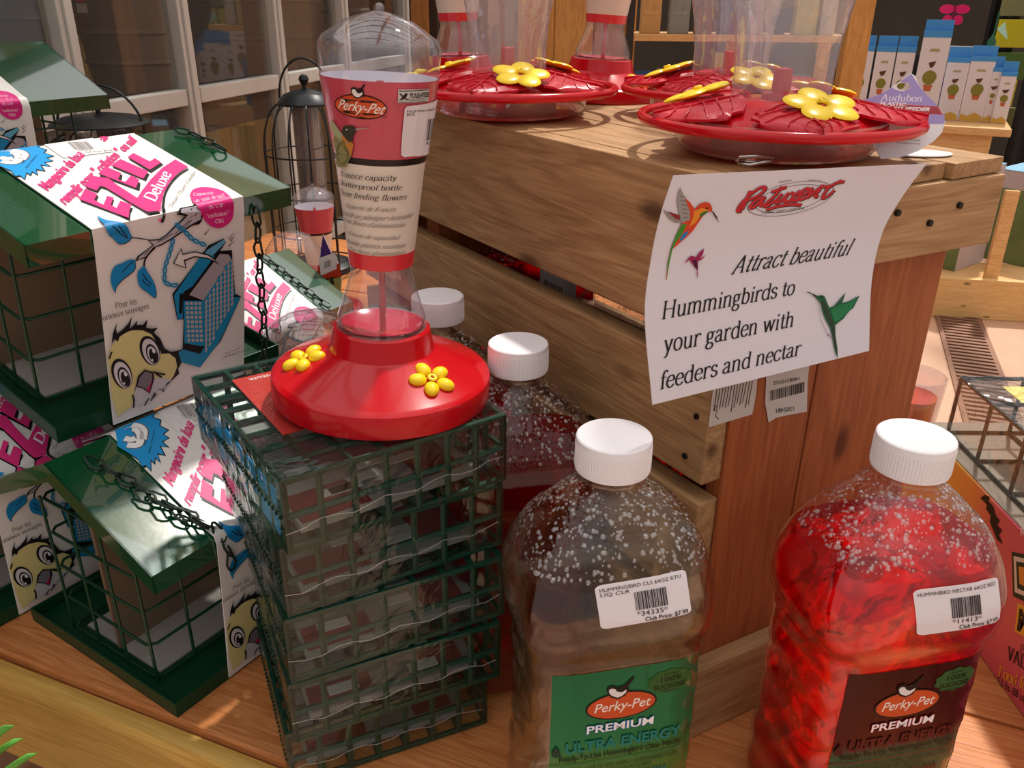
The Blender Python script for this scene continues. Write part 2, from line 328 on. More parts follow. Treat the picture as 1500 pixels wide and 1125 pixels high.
def serif(text, thick=.085, thin=.032, shear=0., sp=0.):
    x = 0; V = []; F = []
    acc = {'é': 'e', 'á': 'a', 'à': 'a', 'è': 'e'}
    for ch in text:
        if ch == ' ': x += .26; continue
        base = acc.get(ch, ch); w, st = GL.get(base, GL['o'])
        if ch in acc: st = st + [Ln(.16, .54, .28, .64)]
        for p in st:
            v, f = ribbon(p, lambda d: thin + (thick - thin) * abs(d[1]))
            n = len(V); V += [(a[0] + x + shear * a[1], a[1]) for a in v]; F += [tuple(i + n for i in q) for q in f]
        x += w + sp
    return V, F, x
_tc = {}
def sans(text, bold=0.0, shear=0.):
    k = (text, bold)
    if k not in _tc:
        cu = bpy.data.curves.new('txt', 'FONT'); cu.body = text; cu.offset = bold; cu.resolution_u = 3
        o = bpy.data.objects.new('txt', cu); col.objects.link(o)
        dg = bpy.context.evaluated_depsgraph_get(); dg.update(); me = o.evaluated_get(dg).to_mesh()
        V = [(v.co.x, v.co.y) for v in me.vertices]; F = [tuple(p.vertices) for p in me.polygons]
        o.evaluated_get(dg).to_mesh_clear(); bpy.data.objects.remove(o); bpy.data.curves.remove(cu)
        _tc[k] = (V, F, max([a[0] for a in V] or [1]))
    V, F, w = _tc[k]
    return [(a + shear * b, b) for a, b in V], F, w

class Surf:
    """a surface that carries print: f(u,v) -> world point, u and v in metres on the sheet"""
    def __init__(s, f, u0, v0, org=(0, 0, 0), sgn=None):
        s.f = f; s.g = (u0, v0); s.org = np.array(org, float)
        s.sgn = sgn
        if sgn is None:
            p, n = s._n(u0, v0); s.sgn = 1 if n @ (EYE - p) > 0 else -1
    def _n(s, u, v, e=2e-4):
        p = s.f(u, v); n = np.cross(s.f(u + e, v) - p, s.f(u, v + e) - p); L = np.linalg.norm(n)
        return p, n / (L or 1)
    def at(s, u, v, off): p, n = s._n(u, v); return p + n * s.sgn * off
    def inv(s, x, y):
        g = np.array(s.g, float); t = np.array([x, y], float); lam = 1e-3
        r = proj(s.f(*g)) - t
        for _ in range(25):
            e = 1e-5; J = np.array([(proj(s.f(g[0] + e, g[1])) - t - r) / e, (proj(s.f(g[0], g[1] + e)) - t - r) / e]).T
            A = J.T @ J; st = np.linalg.solve(A + lam * np.diag(np.diag(A) + 1e-9), -J.T @ r)
            L = np.hypot(*st)
            if L > .05: st *= .05 / L
            r2 = proj(s.f(*(g + st))) - t
            if r2 @ r2 < r @ r: g = g + st; r = r2; lam /= 4
            else: lam *= 5
            if r @ r < .01 or lam > 1e9: break
        return g
class Art:
    """flat print in sheet coordinates, kept as layers of (ink, mesh)"""
    def __init__(s, surf, z=None): s.S = surf; s.L = []; s.k = 1; s.z = z      # z: converts zoomed-view coordinates to photo pixels
    def px(s, p):
        if s.z: p = (s.z[0] + p[0] / s.z[2], s.z[1] + p[1] / s.z[2])
        return s.S.inv(*p)
    def raw(s, V, F, c, mx=.012):
        bm = bmesh.new(); vs = [bm.verts.new((float(a[0]), float(a[1]), 0)) for a in V]
        for q in F:
            try: bm.faces.new([vs[i] for i in q])
            except ValueError: pass
        for _ in range(5):
            L = [e for e in bm.edges if e.calc_length() > mx]
            if not L: break
            bmesh.ops.triangulate(bm, faces=bm.faces[:]); L = [e for e in bm.edges if e.calc_length() > mx]
            bmesh.ops.subdivide_edges(bm, edges=L, cuts=1)
        bm.verts.index_update(); s.L.append((c, [(v.co.x, v.co.y) for v in bm.verts], [tuple(v.index for v in f.verts) for f in bm.faces], s.k)); bm.free()
    def up(s): s.k += 1; return s
    def uvpoly(s, pts, c):
        t = geometry.tessellate_polygon([[Vector((float(a[0]), float(a[1]), 0)) for a in pts]]); s.raw(pts, t, c)
    def poly(s, pts, c, smooth=False):
        g = [s.px(p) for p in pts]
        if smooth: g = _cr([k for p in g + [g[0]] for k in p], 4)[:-1]
        s.uvpoly(g, c); return s
    def line(s, pts, w, c, smooth=False, taper=False):
        g = [np.array(s.px(p)) for p in pts]
        if smooth: g = _cr([k for p in g for k in p], 4)
        v, f = ribbon(g, lambda d: w)
        if taper:
            n = len(g)
            for i in range(n):
                k = 1 - i / (n - 1) * .95; v[2*i] = g[i] + (v[2*i] - g[i]) * k; v[2*i+1] = g[i] + (v[2*i+1] - g[i]) * k
        s.raw(v, f, c); return s
    def text(s, txt, p0, p1, top, c, font='serif', **kw):
        V, F, w = (serif if font == 'serif' else sans)(txt, **kw); a, b, t = (np.array(s.px(q)) for q in (p0, p1, top))
        ex = (b - a) / w; ey = (t - a) / .7
        s.raw([a + ex * x + ey * y for x, y in V], F, c); return s
    def textbox(s, txt, u0, u1, v0, h, c, font='sans', flip=1, **kw):     # straight in sheet coordinates, h = cap height (signed)
        V, F, w = (serif if font == 'serif' else sans)(txt, **kw); ex = (u1 - u0) / w
        s.raw([(u0 + ex * x, v0 + h / .7 * y) for x, y in V], F, c); return s
    def bars(s, p00, p10, p01, n, c, seed=3):
        a, b, d = (np.array(s.px(q)) for q in (p00, p10, p01)); r = random.Random(seed); x = 0; V = []; F = []
        tot = n * 2.9
        while x < tot:
            w = r.choice((.8, .8, 1.5, 2.2)); k = len(V)
            for t in (x, x + w): V += [a + (b - a) * t / tot, a + (b - a) * t / tot + (d - a)]
            F.append((k, k + 1, k + 3, k + 2)); x += w + r.choice((.9, 1.2, 1.9))
        s.raw(V, F, c); return s
    def build(s, name, parent, surf=None, org=None, label=None, base=.0003, step=.00007):
        surf = surf or s.S; by = {}
        for c, V, F, k in s.L: by.setdefault(c, []).append((V, F, k))
        out = []
        for c, L in by.items():
            m = MB()
            for V, F, k in L: m.add([surf.at(u, v, base + step * k) for u, v in V], F)
            m.v = tolocal(parent, m.v)
            me = bpy.data.meshes.new(name); me.from_pydata(m.v, [], m.f); me.update(); me.materials.append(ink(c))
            o = bpy.data.objects.new(name, me); col.objects.link(o); o.parent = parent; out.append(o)
        return out
def rrect(x0, x1, y0, y1, r, n=5):
    p = []
    for cx, cy, a in ((x1 - r, y1 - r, 0), (x0 + r, y1 - r, 90), (x0 + r, y0 + r, 180), (x1 - r, y0 + r, 270)):
        p += [(cx + r * cos(math.radians(a + 90 * i / n)), cy + r * sin(math.radians(a + 90 * i / n))) for i in range(n + 1)]
    return p
def ell(cx, cy, rx, ry, n=36, rot=0, a0=0, a1=360):
    c, s_ = cos(math.radians(rot)), sin(math.radians(rot)); o = []
    m = n if a1 - a0 >= 360 else n + 1
    for i in range(m):
        a = math.radians(a0 + (a1 - a0) * i / n); x, y = rx * cos(a), ry * sin(a); o.append((cx + x * c - y * s_, cy + x * s_ + y * c))
    return o
# ================================================================ setting: table, floor, crate
W_CR = wood('crate_pine', '8C6440', 'C49C6E', 'X')
W_CRV = wood('crate_pine_reddish', '8A4424', 'B8693C', 'X')
W_TAB = wood('table_cedar', 'A85C2C', 'DA935A', 'X', rough=.4, knots=False)
W_RAIL = wood('table_rail_yellow', 'B98A3C', 'DDB463', 'X', rough=.4, knots=False)
W_SH = wood('shelf_pine', 'C58F50', 'EBC189', 'X', rough=.45)
TA = 112.3
te, tn = az2(TA), az2(TA - 90)           # along the table front, and away from it
tab = empty('display_table', te * -.2 + tn * .36, TA - 90, 'orange cedar plank table with a yellow front rail under the whole display', 'table')
# local: +Y away from the front edge, +X along the front edge (to the right)
def tv(v): return v - .36
for k, (a, b) in enumerate(((.3545, .606), (.6085, .80), (.8025, 1.0))):
    MB().box(-1.1, .95, tv(a), tv(b), -.03, 0).build('table_plank', W_TAB, tab, bevel=.0025)
MB().box(-1.1, .12, tv(1.0025), tv(1.32), -.03, 0).build('table_plank', W_TAB, tab, bevel=.0025)
MB().box(-1.1, .12, tv(1.3225), tv(1.64), -.03, 0).build('table_plank', W_TAB, tab, bevel=.0025)
MB().box(-1.12, .97, tv(.336), tv(.353), -.03, -.004).build('front_rail', W_RAIL, tab, bevel=.007, smooth=True)
MB().box(-1.1, .95, tv(.345), tv(.363), -.12, -.031).build('apron', W_RAIL, tab)
for x, v in ((-1.05, .38), (.9, .38), (.9, .95), (-1.05, 1.58), (.06, 1.58)):
    MB().box(x - .035, x + .035, tv(v) - .0, tv(v) + .07, -.9, -.031).build('leg', W_RAIL, tab)

CON = plain('floor_concrete', 'C59A7E', rough=.55, bump=.2, bscale=6, vary=.12)
FLZ = -.9
struct(MB().box(-6, 9, -3, 14, FLZ - .1, FLZ).build('floor', CON))
# trench drain let into the floor: frame and single bars
drn = empty('floor_drain', P(1448, 600, FLZ), None, 'long rusty slotted drain grate crossing the pinkish floor', 'drain')
d0 = P(1448, 610, FLZ); d1 = P(1402, 470, FLZ); dd = (d1 - d0) / np.linalg.norm(d1 - d0); drn.rotation_euler = (0, 0, -math.atan2(dd[0], dd[1]))
RUST = plain('rusty_iron', '8A6450', rough=.6, metal=.3, vary=.3, bscale=40); RUST2 = plain('dark_slot', '5A4034', rough=.8)
MB().box(-.10, .10, -.9, 2.2, 0, .003).build('trench', RUST2, drn)
for x in (-.105, .085): MB().box(x, x + .02, -.9, 2.2, .003, .007).build('frame', RUST, drn)
y = -.88; me0 = None
while y < 2.15:
    if me0 is None: b0 = MB().box(-.085, .085, 0, .022, .003, .009).build('grate_bar', RUST, drn, loc=(0, y, 0)); me0 = b0
    else: c = me0.copy(); col.objects.link(c); c.location = (0, y, 0)
    y += .042

# ---- crate
CC = np.array([.128, .486, 0.]); LD, RD = -32.7, 61.3
Lv, Rv = az2(LD), az2(RD)
def cr(r, l, z=0.): return CC + Rv * r + Lv * l + np.array([0, 0, z])
crate = empty('wooden_crate', CC, None, 'large rough pine crate of wide boards carrying the red flower feeders and the sign', 'crate')
def board(name, origin, az, ln, th, ht, mat=W_CR, vert=False, side=1, bev=.0015, parent=None, label=None):
    """board starting at origin, running along azimuth az; th goes to the right of az (side=1) or left; vert = grain and length go up"""
    m = MB(); o = np.array(origin) - CC
    if not vert:
        m.box(0, ln, (-th if side > 0 else 0), (0 if side > 0 else th), 0, ht)
        ob = m.build(name, mat, parent or crate, bevel=bev, loc=o, rot=(0, 0, math.radians(90 - az)), label=label)
    else:   # built lying along X (its height), then turned upright
        m.box(0, ht, (-th if side > 0 else 0), (0 if side > 0 else th), -ln, 0)
        ob = m.build(name, mat, parent or crate, bevel=bev, label=label)
        e = az2(az); r = az2(az + 90)
        ob.matrix_basis = Matrix(((0, -r[0], -e[0], o[0]), (0, -r[1], -e[1], o[1]), (1, 0, 0, o[2]), (0, 0, 0, 1)))
    return ob
CL, CW = .56, .227
for z0, z1 in ((.322, .4248), (.222, .3015), (.122, .207), (.0, .105)):
    board('side_board', cr(0, 0, z0), LD, CL, .018, z1 - z0)
    board('side_board', cr(.187, 0.017, z0), LD, CL - .02, .018, z1 - z0, side=1)
# near end: upright planks, a proud cross rail at the top and a foot rail
board('end_plank', cr(.018, -.001, .004), RD, .074, .016, .40, W_CRV, vert=True, side=-1)
board('end_plank', cr(.0935, -.001, .004), RD, .112, .016, .40, W_CRV, vert=True, side=-1)
board('end_rail', cr(-.0, -.001, .366), RD, CW, .016, .048, side=1)
board('foot_rail', cr(-.0, -.001, .0), RD, .20, .014, .068, side=1)
board('end_plank', cr(.018, CL - .018, .004), RD, .09, .016, .40, W_CRV, vert=True, side=-1)
board('end_plank', cr(.11, CL - .018, .004), RD, .093, .016, .40, W_CRV, vert=True, side=-1)
board('corner_post', cr(.018, .408, .004), RD, .03, .03, .40, W_CRV, vert=True, side=-1)
for r0, r1 in ((.0185, .0925), (.0945, .168), (.170, CW)):
    board('top_board', cr(r0, -.016, .4145), LD, CL + .016, r1 - r0, .0105, side=1, bev=.001)
board('bottom_board', cr(.018, .016, .004), LD, CL - .04, .17, .012, side=1)
board('inner_riser', cr(.03, .05, .016), LD, CL - .12, .14, .03, side=1)
# dark nail knots in the rail
NAIL = plain('nail_iron', '2A2522', rough=.6, metal=.6)
kn = MB()
for px_, py_ in ((1316, 312), (1363, 327), (1407, 301), (1020, 610), (1003, 668)):
    q = onplane(px_, py_, cr(0, -.0185) if px_ > 1100 else cr(-.0006, 0), RD if px_ > 1100 else LD); n = -Lv if px_ > 1100 else -Rv
    kn.tube([q - n * .002, q + n * .0008], .0022, n=10)
kn.build('nail_head', NAIL, crate, world=True)

# ---- torn stickers under the sign
STK = plain('paper_white', 'CFC4BE', rough=.7)
def sheet_on(name, outline_px, A, az, parent, mat=STK, th=.0003, label=None, off=.0006):
    n = np.array([-cos(math.radians(az)), sin(math.radians(az)), 0]); n = n if n @ (EYE - np.array(A)) > 0 else -n
    q = [onplane(x, y, np.array(A) + n * off, az) for x, y in outline_px]; k = len(q)
    return MB().add(q + [p - n * th for p in q], [tuple(range(k)), tuple(range(2*k-1, k-1, -1))] + [(i, (i+1) % k, (i+1) % k + k, i + k) for i in range(k)]).build(name, mat, parent, world=True, label=label)
A_end = cr(0, -.0012); n_end = -np.array([cos(math.radians(RD)), -sin(math.radians(RD)), 0])
def plane_surf(A, az, off=.0006):
    n = np.array([-cos(math.radians(az)), sin(math.radians(az)), 0]); n = n if n @ (EYE - np.array(A)) > 0 else -n
    A = np.array(A) + n * off; e = az2(az); z = np.array([0, 0, 1.])
    return Surf(lambda u, v: A + e * u + z * v, .1, .2)
t1 = empty('torn_info_label', cr(.03, -.0012, .3), None, 'torn white label of tiny sideways print below the sign, at the crate corner', 'label')
sheet_on('paper', [(1046, 560), (1110, 545), (1108, 575), (1102, 607), (1038, 626)], A_end, RD, t1)
a = Art(plane_surf(A_end, RD), z=(1020, 530, 8.333))
r_ = random.Random(5)
for i in range(13):
    x0 = 250 + i * 36; y0 = 330 - i * 8
    a.line([(x0, y0), (x0 - 40 - i, y0 + 330 - r_.random() * 90)], .0006, '3A3030')
a.line([(200, 530), (240, 540), (215, 590), (260, 600), (230, 650), (270, 700)], .0004, '3A3030', smooth=True)
a.build('tiny_print', t1.children[0], base=.0003)
t2 = empty('torn_barcode_label', cr(.08, -.0012, .3), None, 'torn white barcode label stuck upside down under the hanging sign beside the board seam', 'label')
sheet_on('paper', [(1123, 545), (1186, 532), (1183, 560), (1182, 603), (1150, 609), (1137, 612), (1126, 619), (1121, 590)], A_end, RD, t2)
a = Art(plane_surf(A_end, RD), z=(1020, 530, 8.333))
a.bars((895, 350), (1310, 245), (895, 475), 24, '2A2424')
a.text('1408210122', (1268, 178), (940, 240), (1264, 222), '2A2424', font='sans')
a.text('1305481', (1200, 538), (970, 570), (1202, 592), '2A2424', font='sans')
a.build('barcode_print', t2.children[0], base=.0003)

# ================================================================ nectar bottles
CAPW = plain('cap_white_plastic', 'F2EFF2', rough=.35, sss=.0)
SHELL = clear('bottle_plastic', gloss=.09, rough=.06, bump=.10, bscale=45, dist=.002)
WET = clear('bottle_plastic_wet', gloss=.06, rough=.08, bump=.5, bscale=330, dist=.0006, drops=True, dens=.0)
DRP = clear('condensation', gloss=.20, rough=.02, dens=.0)
REDL = liquid('nectar_red', (.95, .008, .025), through=.38, cloud=.07, bump=.7)
CLRL = liquid('nectar_clear', (.985, .98, .90), through=.82, cloud=.0, bump=.35)
DROP = plain('water_drop', (1, 1, 1), rough=.02, trans=1, ior=1.33)
BP = [(0, .044, .034, 3), (.003, .050, .039, 3.5), (.012, .054, .042, 4.5), (.05, .0555, .043, 5), (.11, .0545, .042, 5.5), (.165, .0535, .042, 5.5), (.172, .0535, .0425, 5.5),
      (.177, .0565, .0455, 5), (.186, .0590, .0475, 4.5), (.203, .0592, .0470, 4.2), (.222, .0550, .0430, 3.6), (.238, .0480, .0375, 3.0), (.251, .0385, .0315, 2.4), (.260, .0285, .0255, 2.1), (.266, .0192, .0192, 2), (.290, .0175, .0175, 2)]
def bsec(z):
    z = max(0, min(.289, z))
    for i in range(len(BP) - 1):
        if z <= BP[i+1][0]:
            t = (z - BP[i][0]) / (BP[i+1][0] - BP[i][0]); q = [BP[i][k] * (1 - t) + BP[i+1][k] * t for k in (1, 2, 3)]; break
    g = 1.04 if z < .245 else 1.0
    q[0] *= g; q[1] *= g
    if .02 < z < .165: q[0] -= .0016 * (1 - cos((z - .02) / .145 * 2 * PI * 5)) / 2
    return q
def bpt(a, z, ins=0.):
    A, B, n = bsec(z); c, s_ = cos(a), sin(a); A -= ins; B -= ins
    x = A * math.copysign(abs(c) ** (2 / n), c); y = B * math.copysign(abs(s_) ** (2 / n), s_)
    if .02 < z < .165 and x < -.8 * A: x += .004 * sin((z - .02) / .145 * PI)      # grip hollow on one side
    return (x, y, z)
def bshell(z0, z1, ins=0., nz=40, na=56, cap0=False, cap1=False):
    m = MB(); m.grid(lambda u, v: bpt(u * 2 * PI, z0 + (z1 - z0) * v, ins), na, nz, closed_u=True)
    if cap0: m.f.append(tuple(range(na))[::-1])
    if cap1: m.f.append(tuple(range(nz * na, (nz + 1) * na)))
    return m
BAZ = 78.0
def bottle(capx, capy, liq, level, label, group=None, az=BAZ, tilt=0, zoff=0.0, pos=None):
    c = P(capx, capy, .295 + zoff) if pos is None else np.array(pos); c = np.array([c[0], c[1], zoff])
    o = empty('nectar_bottle', c, az - 90, label, 'bottle', group)
    # the frame: local +X runs along azimuth az (to the right), local -Y faces the viewer
    bshell(0, level, cap0=True, nz=46).build('lower_wall', SHELL, o, smooth=True, label='clear plastic body wall')
    bshell(level, .290, nz=22).build('misted_shoulder', WET, o, smooth=True, label='clear plastic shoulder beaded with droplets inside')
    bshell(.002, level - .001, ins=.0016, cap0=True, cap1=True).build('nectar', liq, o, smooth=True, label='red liquid' if liq is REDL else 'clear liquid')
    m = MB(); m.lathe([(0, .295), (.017, .295), (.0208, .295), (.0216, .2943), (.0218, .2935), (.0218, .2745), (.0207, .2738), (.0203, .2738), (.0203, .288), (0, .288)], 56)
    cap = m.build('cap', CAPW, o, smooth=28, merge=True)
    rd_ = random.Random(int(abs(c[0]) * 9999)); m = MB()
    for i in range(1150):
        a_, z_ = rd_.random() * 2 * PI, level + .004 + (.262 - level) * rd_.random(); p_ = Vector(bpt(a_, z_, .0008)); q1 = Vector(bpt(a_ + .02, z_, .0008)); q2 = Vector(bpt(a_, z_ + .001, .0008)); nn = (q1 - p_).cross(q2 - p_)
        if nn.length < 1e-12: continue
        nn.normalize(); u_ = nn.orthogonal().normalized(); w_ = nn.cross(u_); s_ = .0005 + .0013 * rd_.random() ** 2.0
        m.grid(lambda u, v: tuple(p_ + (u_ * cos(u * 2 * PI) + w_ * sin(u * 2 * PI)) * s_ * sin(v * PI) + nn * s_ * .45 * cos(v * PI)), 7, 4, closed_u=True)
    m.build('condensation_drops', DRP, o, smooth=True, kind='stuff')
    rb = MB()
    for i in range(72):
        a = 2 * PI * i / 72; rb.tube([(.0218 * cos(a), .0218 * sin(a), .276), (.0218 * cos(a), .0218 * sin(a), .2905)], .00035, n=4)
    rb.build('grip_ribs', CAPW, cap)
    m = MB(); m.lathe([(.0178, .270), (.0205, .2705), (.0205, .272), (.0178, .2725)], 40); m.build('neck_ring', SHELL, o, smooth=True)
    return o
def bfront(o):
    M = np.array(wm(o))
    def f(u, v):
        A, B, n = bsec(v); t = min(.9999, abs(u / A)); y = -B * (1 - t ** n) ** (1 / n)
        return (M @ np.array([u, y, v, 1]))[:3]
    S_ = Surf(f, 0., .18, sgn=1); p_, n_ = S_._n(0, .1); S_.sgn = 1 if n_ @ (p_ - M[:3, 3] - np.array([0, 0, .1])) > 0 else -1
    return S_
def logo(a, cx, cy, rx, ry, rot=-8, bird=True):
    a.poly(ell(cx, cy, rx, ry, rot=rot), '1A1414'); a.up(); a.poly(ell(cx, cy, rx * .955, ry * .91, rot=rot), 'D6562B'); a.up()
    c, s_ = cos(math.radians(rot)), sin(math.radians(rot))
    T = lambda x, y: (cx + rx * (x * c) - ry * y * s_, cy + rx * x * s_ + ry * y * c)
    a.text('Perky-Pet', T(-.84, .36), T(.86, .36), T(-.84, -.42), 'F3E6DC', font='sans', bold=.01, shear=.22); a.up()
    B = lambda x, y: (cx - rx * .12 + x * rx * .01, cy - ry * 1.0 + y * rx * .01)     # small bird perched on the oval
    a.poly([B(*p) for p in ((-26, -18), (-22, -27), (-10, -28), (-2, -22), (12, -24), (24, -40), (30, -38), (20, -20), (26, -6), (16, 10), (0, 16), (-16, 8), (-22, -4))], '1A1414'); a.up()
    a.poly([B(*p) for p in ((-21, -16), (-16, -21), (-8, -19), (-2, -8), (8, -4), (19, -10), (18, 0), (10, 8), (0, 11), (-13, 4), (-19, -6))], 'EDE6E2'); a.up()
def sticker(o, quad, lines, code, price, z, zsc, seed):
    """white price sticker stuck on the bottle shoulder; quad = px corners TL TR BR BL in photo pixels"""
    S_ = bfront(o); a = Art(S_); g = [a.px(p) for p in quad]
    tl, tr, br, bl = [np.array(k) for k in g]; ex = tr - tl; ey = bl - tl
    p = [tl + ex * x + ey * y for x, y in rrect(0, 1, 0, 1, .09)]
    m = MB(); t = geometry.tessellate_polygon([[Vector((q[0], q[1], 0)) for q in p]]); a.uvpoly(p, 'E9E2E6'); c, V, F, k = a.L[0]
    m.add([S_.at(u, v, .0004) for u, v in V], F); st = m.build('price_sticker', ink('E9E2E6'), o, world=True, label='white barcode price sticker')
    b = Art(S_); Q = lambda x, y: tl + ex * x + ey * y
    def tx(s_, x0, x1, y, h, font='sans', **kw):
        V, F, w = sans(s_, **kw); b.raw([Q(x0 + (x1 - x0) * vx / w, y - h / .7 * vy) for vx, vy in V], F, '2E2A2C')
    yy = .15
    for L_, x1 in lines: tx(L_, .04, x1, yy, .075); yy += .10
    r = random.Random(seed); x = .40
    while x < .74:
        w = r.choice((.006, .012, .016)); V = [Q(x, .26), Q(x + w, .26), Q(x + w, .68), Q(x, .68)]; b.raw(V, [(0, 1, 2, 3)], '3A3638'); x += w + r.choice((.006, .009))
    tx(code, .40, .74, .82, .11); tx(price, .48, .96, .965, .10, bold=.012)
    b.build('sticker_print', st, base=.0007)
def bottle_label(o, red=False):
    S_ = bfront(o); top, bot, L, R = .163, .012, -.046, .046
    L += .003; R += .004; base = Art(S_); base.uvpoly([(L, bot), (R, bot), (R, top), (L, top)], 'x'); c, V, F, k = base.L[0]
    m = MB(); m.add([S_.at(u, v, .0004) for u, v in V], F)
    name = 'label_foil_red' if red else 'label_foil_green'
    if name not in MATS:
        mt, nt, b = _new(name); N = nt.nodes.new; Lk = nt.links.new
        t = N('ShaderNodeTexCoord'); s_ = N('ShaderNodeSeparateXYZ'); Lk(t.outputs['Object'], s_.inputs[0]); r = N('ShaderNodeValToRGB')
        mr = N('ShaderNodeMapRange'); mr.inputs['From Min'].default_value = bot; mr.inputs['From Max'].default_value = top; Lk(s_.outputs['Z'], mr.inputs[0]); Lk(mr.outputs[0], r.inputs[0])
        cs = [(0, '4A6A2C'), (.30, '6E8A3A'), (.55, '47803F'), (.62, '1F7A4C'), (1, '146B45')] if not red else [(0, '1E3A2E'), (.3, '3E5A42'), (.55, '3C5E48'), (.60, '4C2A28'), (.63, '4A0F14'), (1, '3A0A10')]
        e = r.color_ramp.elements; e[0].position = 0; e[0].color = lin(cs[0][1]); e[1].position = 1; e[1].color = lin(cs[-1][1])
        for p_, c_ in cs[1:-1]: q = e.new(p_); q.color = lin(c_)
        Lk(r.outputs[0], b.inputs['Base Color']); b.inputs['Metallic'].default_value = .55; b.inputs['Roughness'].default_value = .3
        n = N('ShaderNodeTexNoise'); n.inputs['Scale'].default_value = 60; mp = N('ShaderNodeMapping'); mp.inputs['Scale'].default_value = (1, 1, .12); Lk(t.outputs['Object'], mp.inputs[0]); Lk(mp.outputs[0], n.inputs[0])
        bp = N('ShaderNodeBump'); bp.inputs['Strength'].default_value = .5; bp.inputs['Distance'].default_value = .004; Lk(n.outputs['Fac'], bp.inputs['Height']); Lk(bp.outputs[0], b.inputs['Normal'])
        MATS[name] = mt
    lb = m.build('front_label', MATS[name], o, world=True, smooth=True, label='dark red and green foil label' if red else 'green foil label')
    a = Art(S_); tb = a.textbox
    def E(cx, cy, rx, ry, c): a.uvpoly([(cx + rx * cos(t * PI / 18), cy + ry * sin(t * PI / 18)) for t in range(36)], c)
    # star-shaped purity badge
    a.uvpoly([(.030 + .0135 * (1 + .12 * (i % 2)) * cos(i * PI / 10), .148 + .0085 * (1 + .12 * (i % 2)) * sin(i * PI / 10)) for i in range(20)], '2E5A26' if not red else '2C5A2A'); a.up()
    tb('EXTRA', .0255, .0345, .1528, .0017, '1A2A18'); tb('100%', .0225, .0375, .1478, .0037, '15240F', bold=.02); tb('SUCROSE', .0195, .0405, .1422, .0036, '15240F', bold=.02); tb('FORMULA', .0245, .0355, .1395, .0014, '1A2A18')
    E(.000, .1345, .0225, .0108, '171111'); a.up(); E(.000, .1345, .0213, .0098, 'CC5127'); a.up()
    tb('Perky-Pet', -.0175, .0180, .1312, .0072, 'F0E2D6', bold=.008, shear=.2); a.up()
    B = lambda x, y: (-.003 + x * .00028, .1445 - y * .00028)
    a.uvpoly([B(*p) for p in ((-26, -14), (-22, -23), (-10, -24), (-2, -18), (12, -20), (30, -40), (36, -38), (22, -16), (26, -6), (16, 10), (0, 16), (-16, 8), (-22, -4))], '171111'); a.up()
    a.uvpoly([B(*p) for p in ((-21, -12), (-16, -17), (-8, -15), (-2, -6), (8, -2), (19, -8), (18, 0), (10, 8), (0, 11), (-13, 4), (-19, -4))], 'E6E0DE'); a.up()
    tb('PREMIUM', -.0215, .0215, .1155, .0060, '3C7AB5' if not red else 'B02A40', bold=.05); a.up(); tb('PREMIUM', -.0215, .0215, .1155, .0060, 'F2EEF0', bold=.015); a.up()
    c2 = '16786E' if not red else '5E1418'
    a.uvpoly([(-.0395, .1075), (-.037, .1035), (-.0365, .1005), (-.0385, .0985), (-.0415, .0995), (-.042, .1025)], '1E3A2A' if not red else '4A1212')
    tb('ULTRA ENERGY', -.034, .041, .1015, .0078, c2, bold=.03)
    tb('Ready-To-Use Hummingbird ' + ('Clear Nectar' if not red else 'Nectar'), -.0375, .0425, .0945, .0042, '121812', bold=.015)
    a.uvpoly([(-.045, .0915), (.045, .0915), (.045, .0908), (-.045, .0908)], '2C6A4A' if not red else '6A1A1A')
    tb('CONTAINS 64 OZ OF HIGH ENERGY HUMMINGBIRD FOOD', -.037, .040, .0850, .0029, '16301C'); tb('NO REFRIGERATION REQUIRED', -.020, .023, .0806, .0029, '16301C')
    c3 = '1E6E66' if not red else '6A1418'
    tb('NECTAR SUPERENERGETICO PARA', -.028, .034, .0735, .0046, c3, bold=.02); tb('PRECIO COLIBRIES', -.010, .034, .0675, .0040, c3, bold=.02)
    tb('CONTIENE 64 OZ DE NECTAR DE ALTA ENERGIA', -.036, .038, .0600, .0029, '16301C')
    a.build('label_print', lb, base=.0006)
b1 = bottle(900, 637, CLRL, .222, 'nearest bottle of clear nectar with a green foil label, left of the crate front')
b2 = bottle(1343, 637, REDL, .226, 'big bottle of red nectar with a price sticker at the right front')
b3 = bottle(777, 498, az=BAZ + 180, pos=P(777, 498, .295) - Rv * .010, liq=REDL, level=.214, label='bottle of red nectar between the wire cage stack and the crate boards')
b4 = bottle(657, 430, az=BAZ + 180, pos=P(657, 430, .295) - Rv * .010, liq=REDL, level=.214, label='furthest bottle outside the crate, its white cap just right of the clear hourglass feeder')
bottle_label(b1); bottle_label(b2, True); bottle_label(b3, True); bottle_label(b4, True)
sticker(b1, [(870, 858), (1003, 832), (1011, 897), (880, 922)], [('HUMMINGBIRD CLS 64OZ RTU', .93), ('LIQ CLR', .36)], '*34335*', 'Club Price: $7.99', None, 1, 4)
sticker(b2, [(1336, 864), (1460, 843), (1464, 912), (1342, 931)], [('HUMMINBIRD NECTAR 64OZ RED', .95)], '*11413*', 'Club Price: $7.99', None, 1, 9)
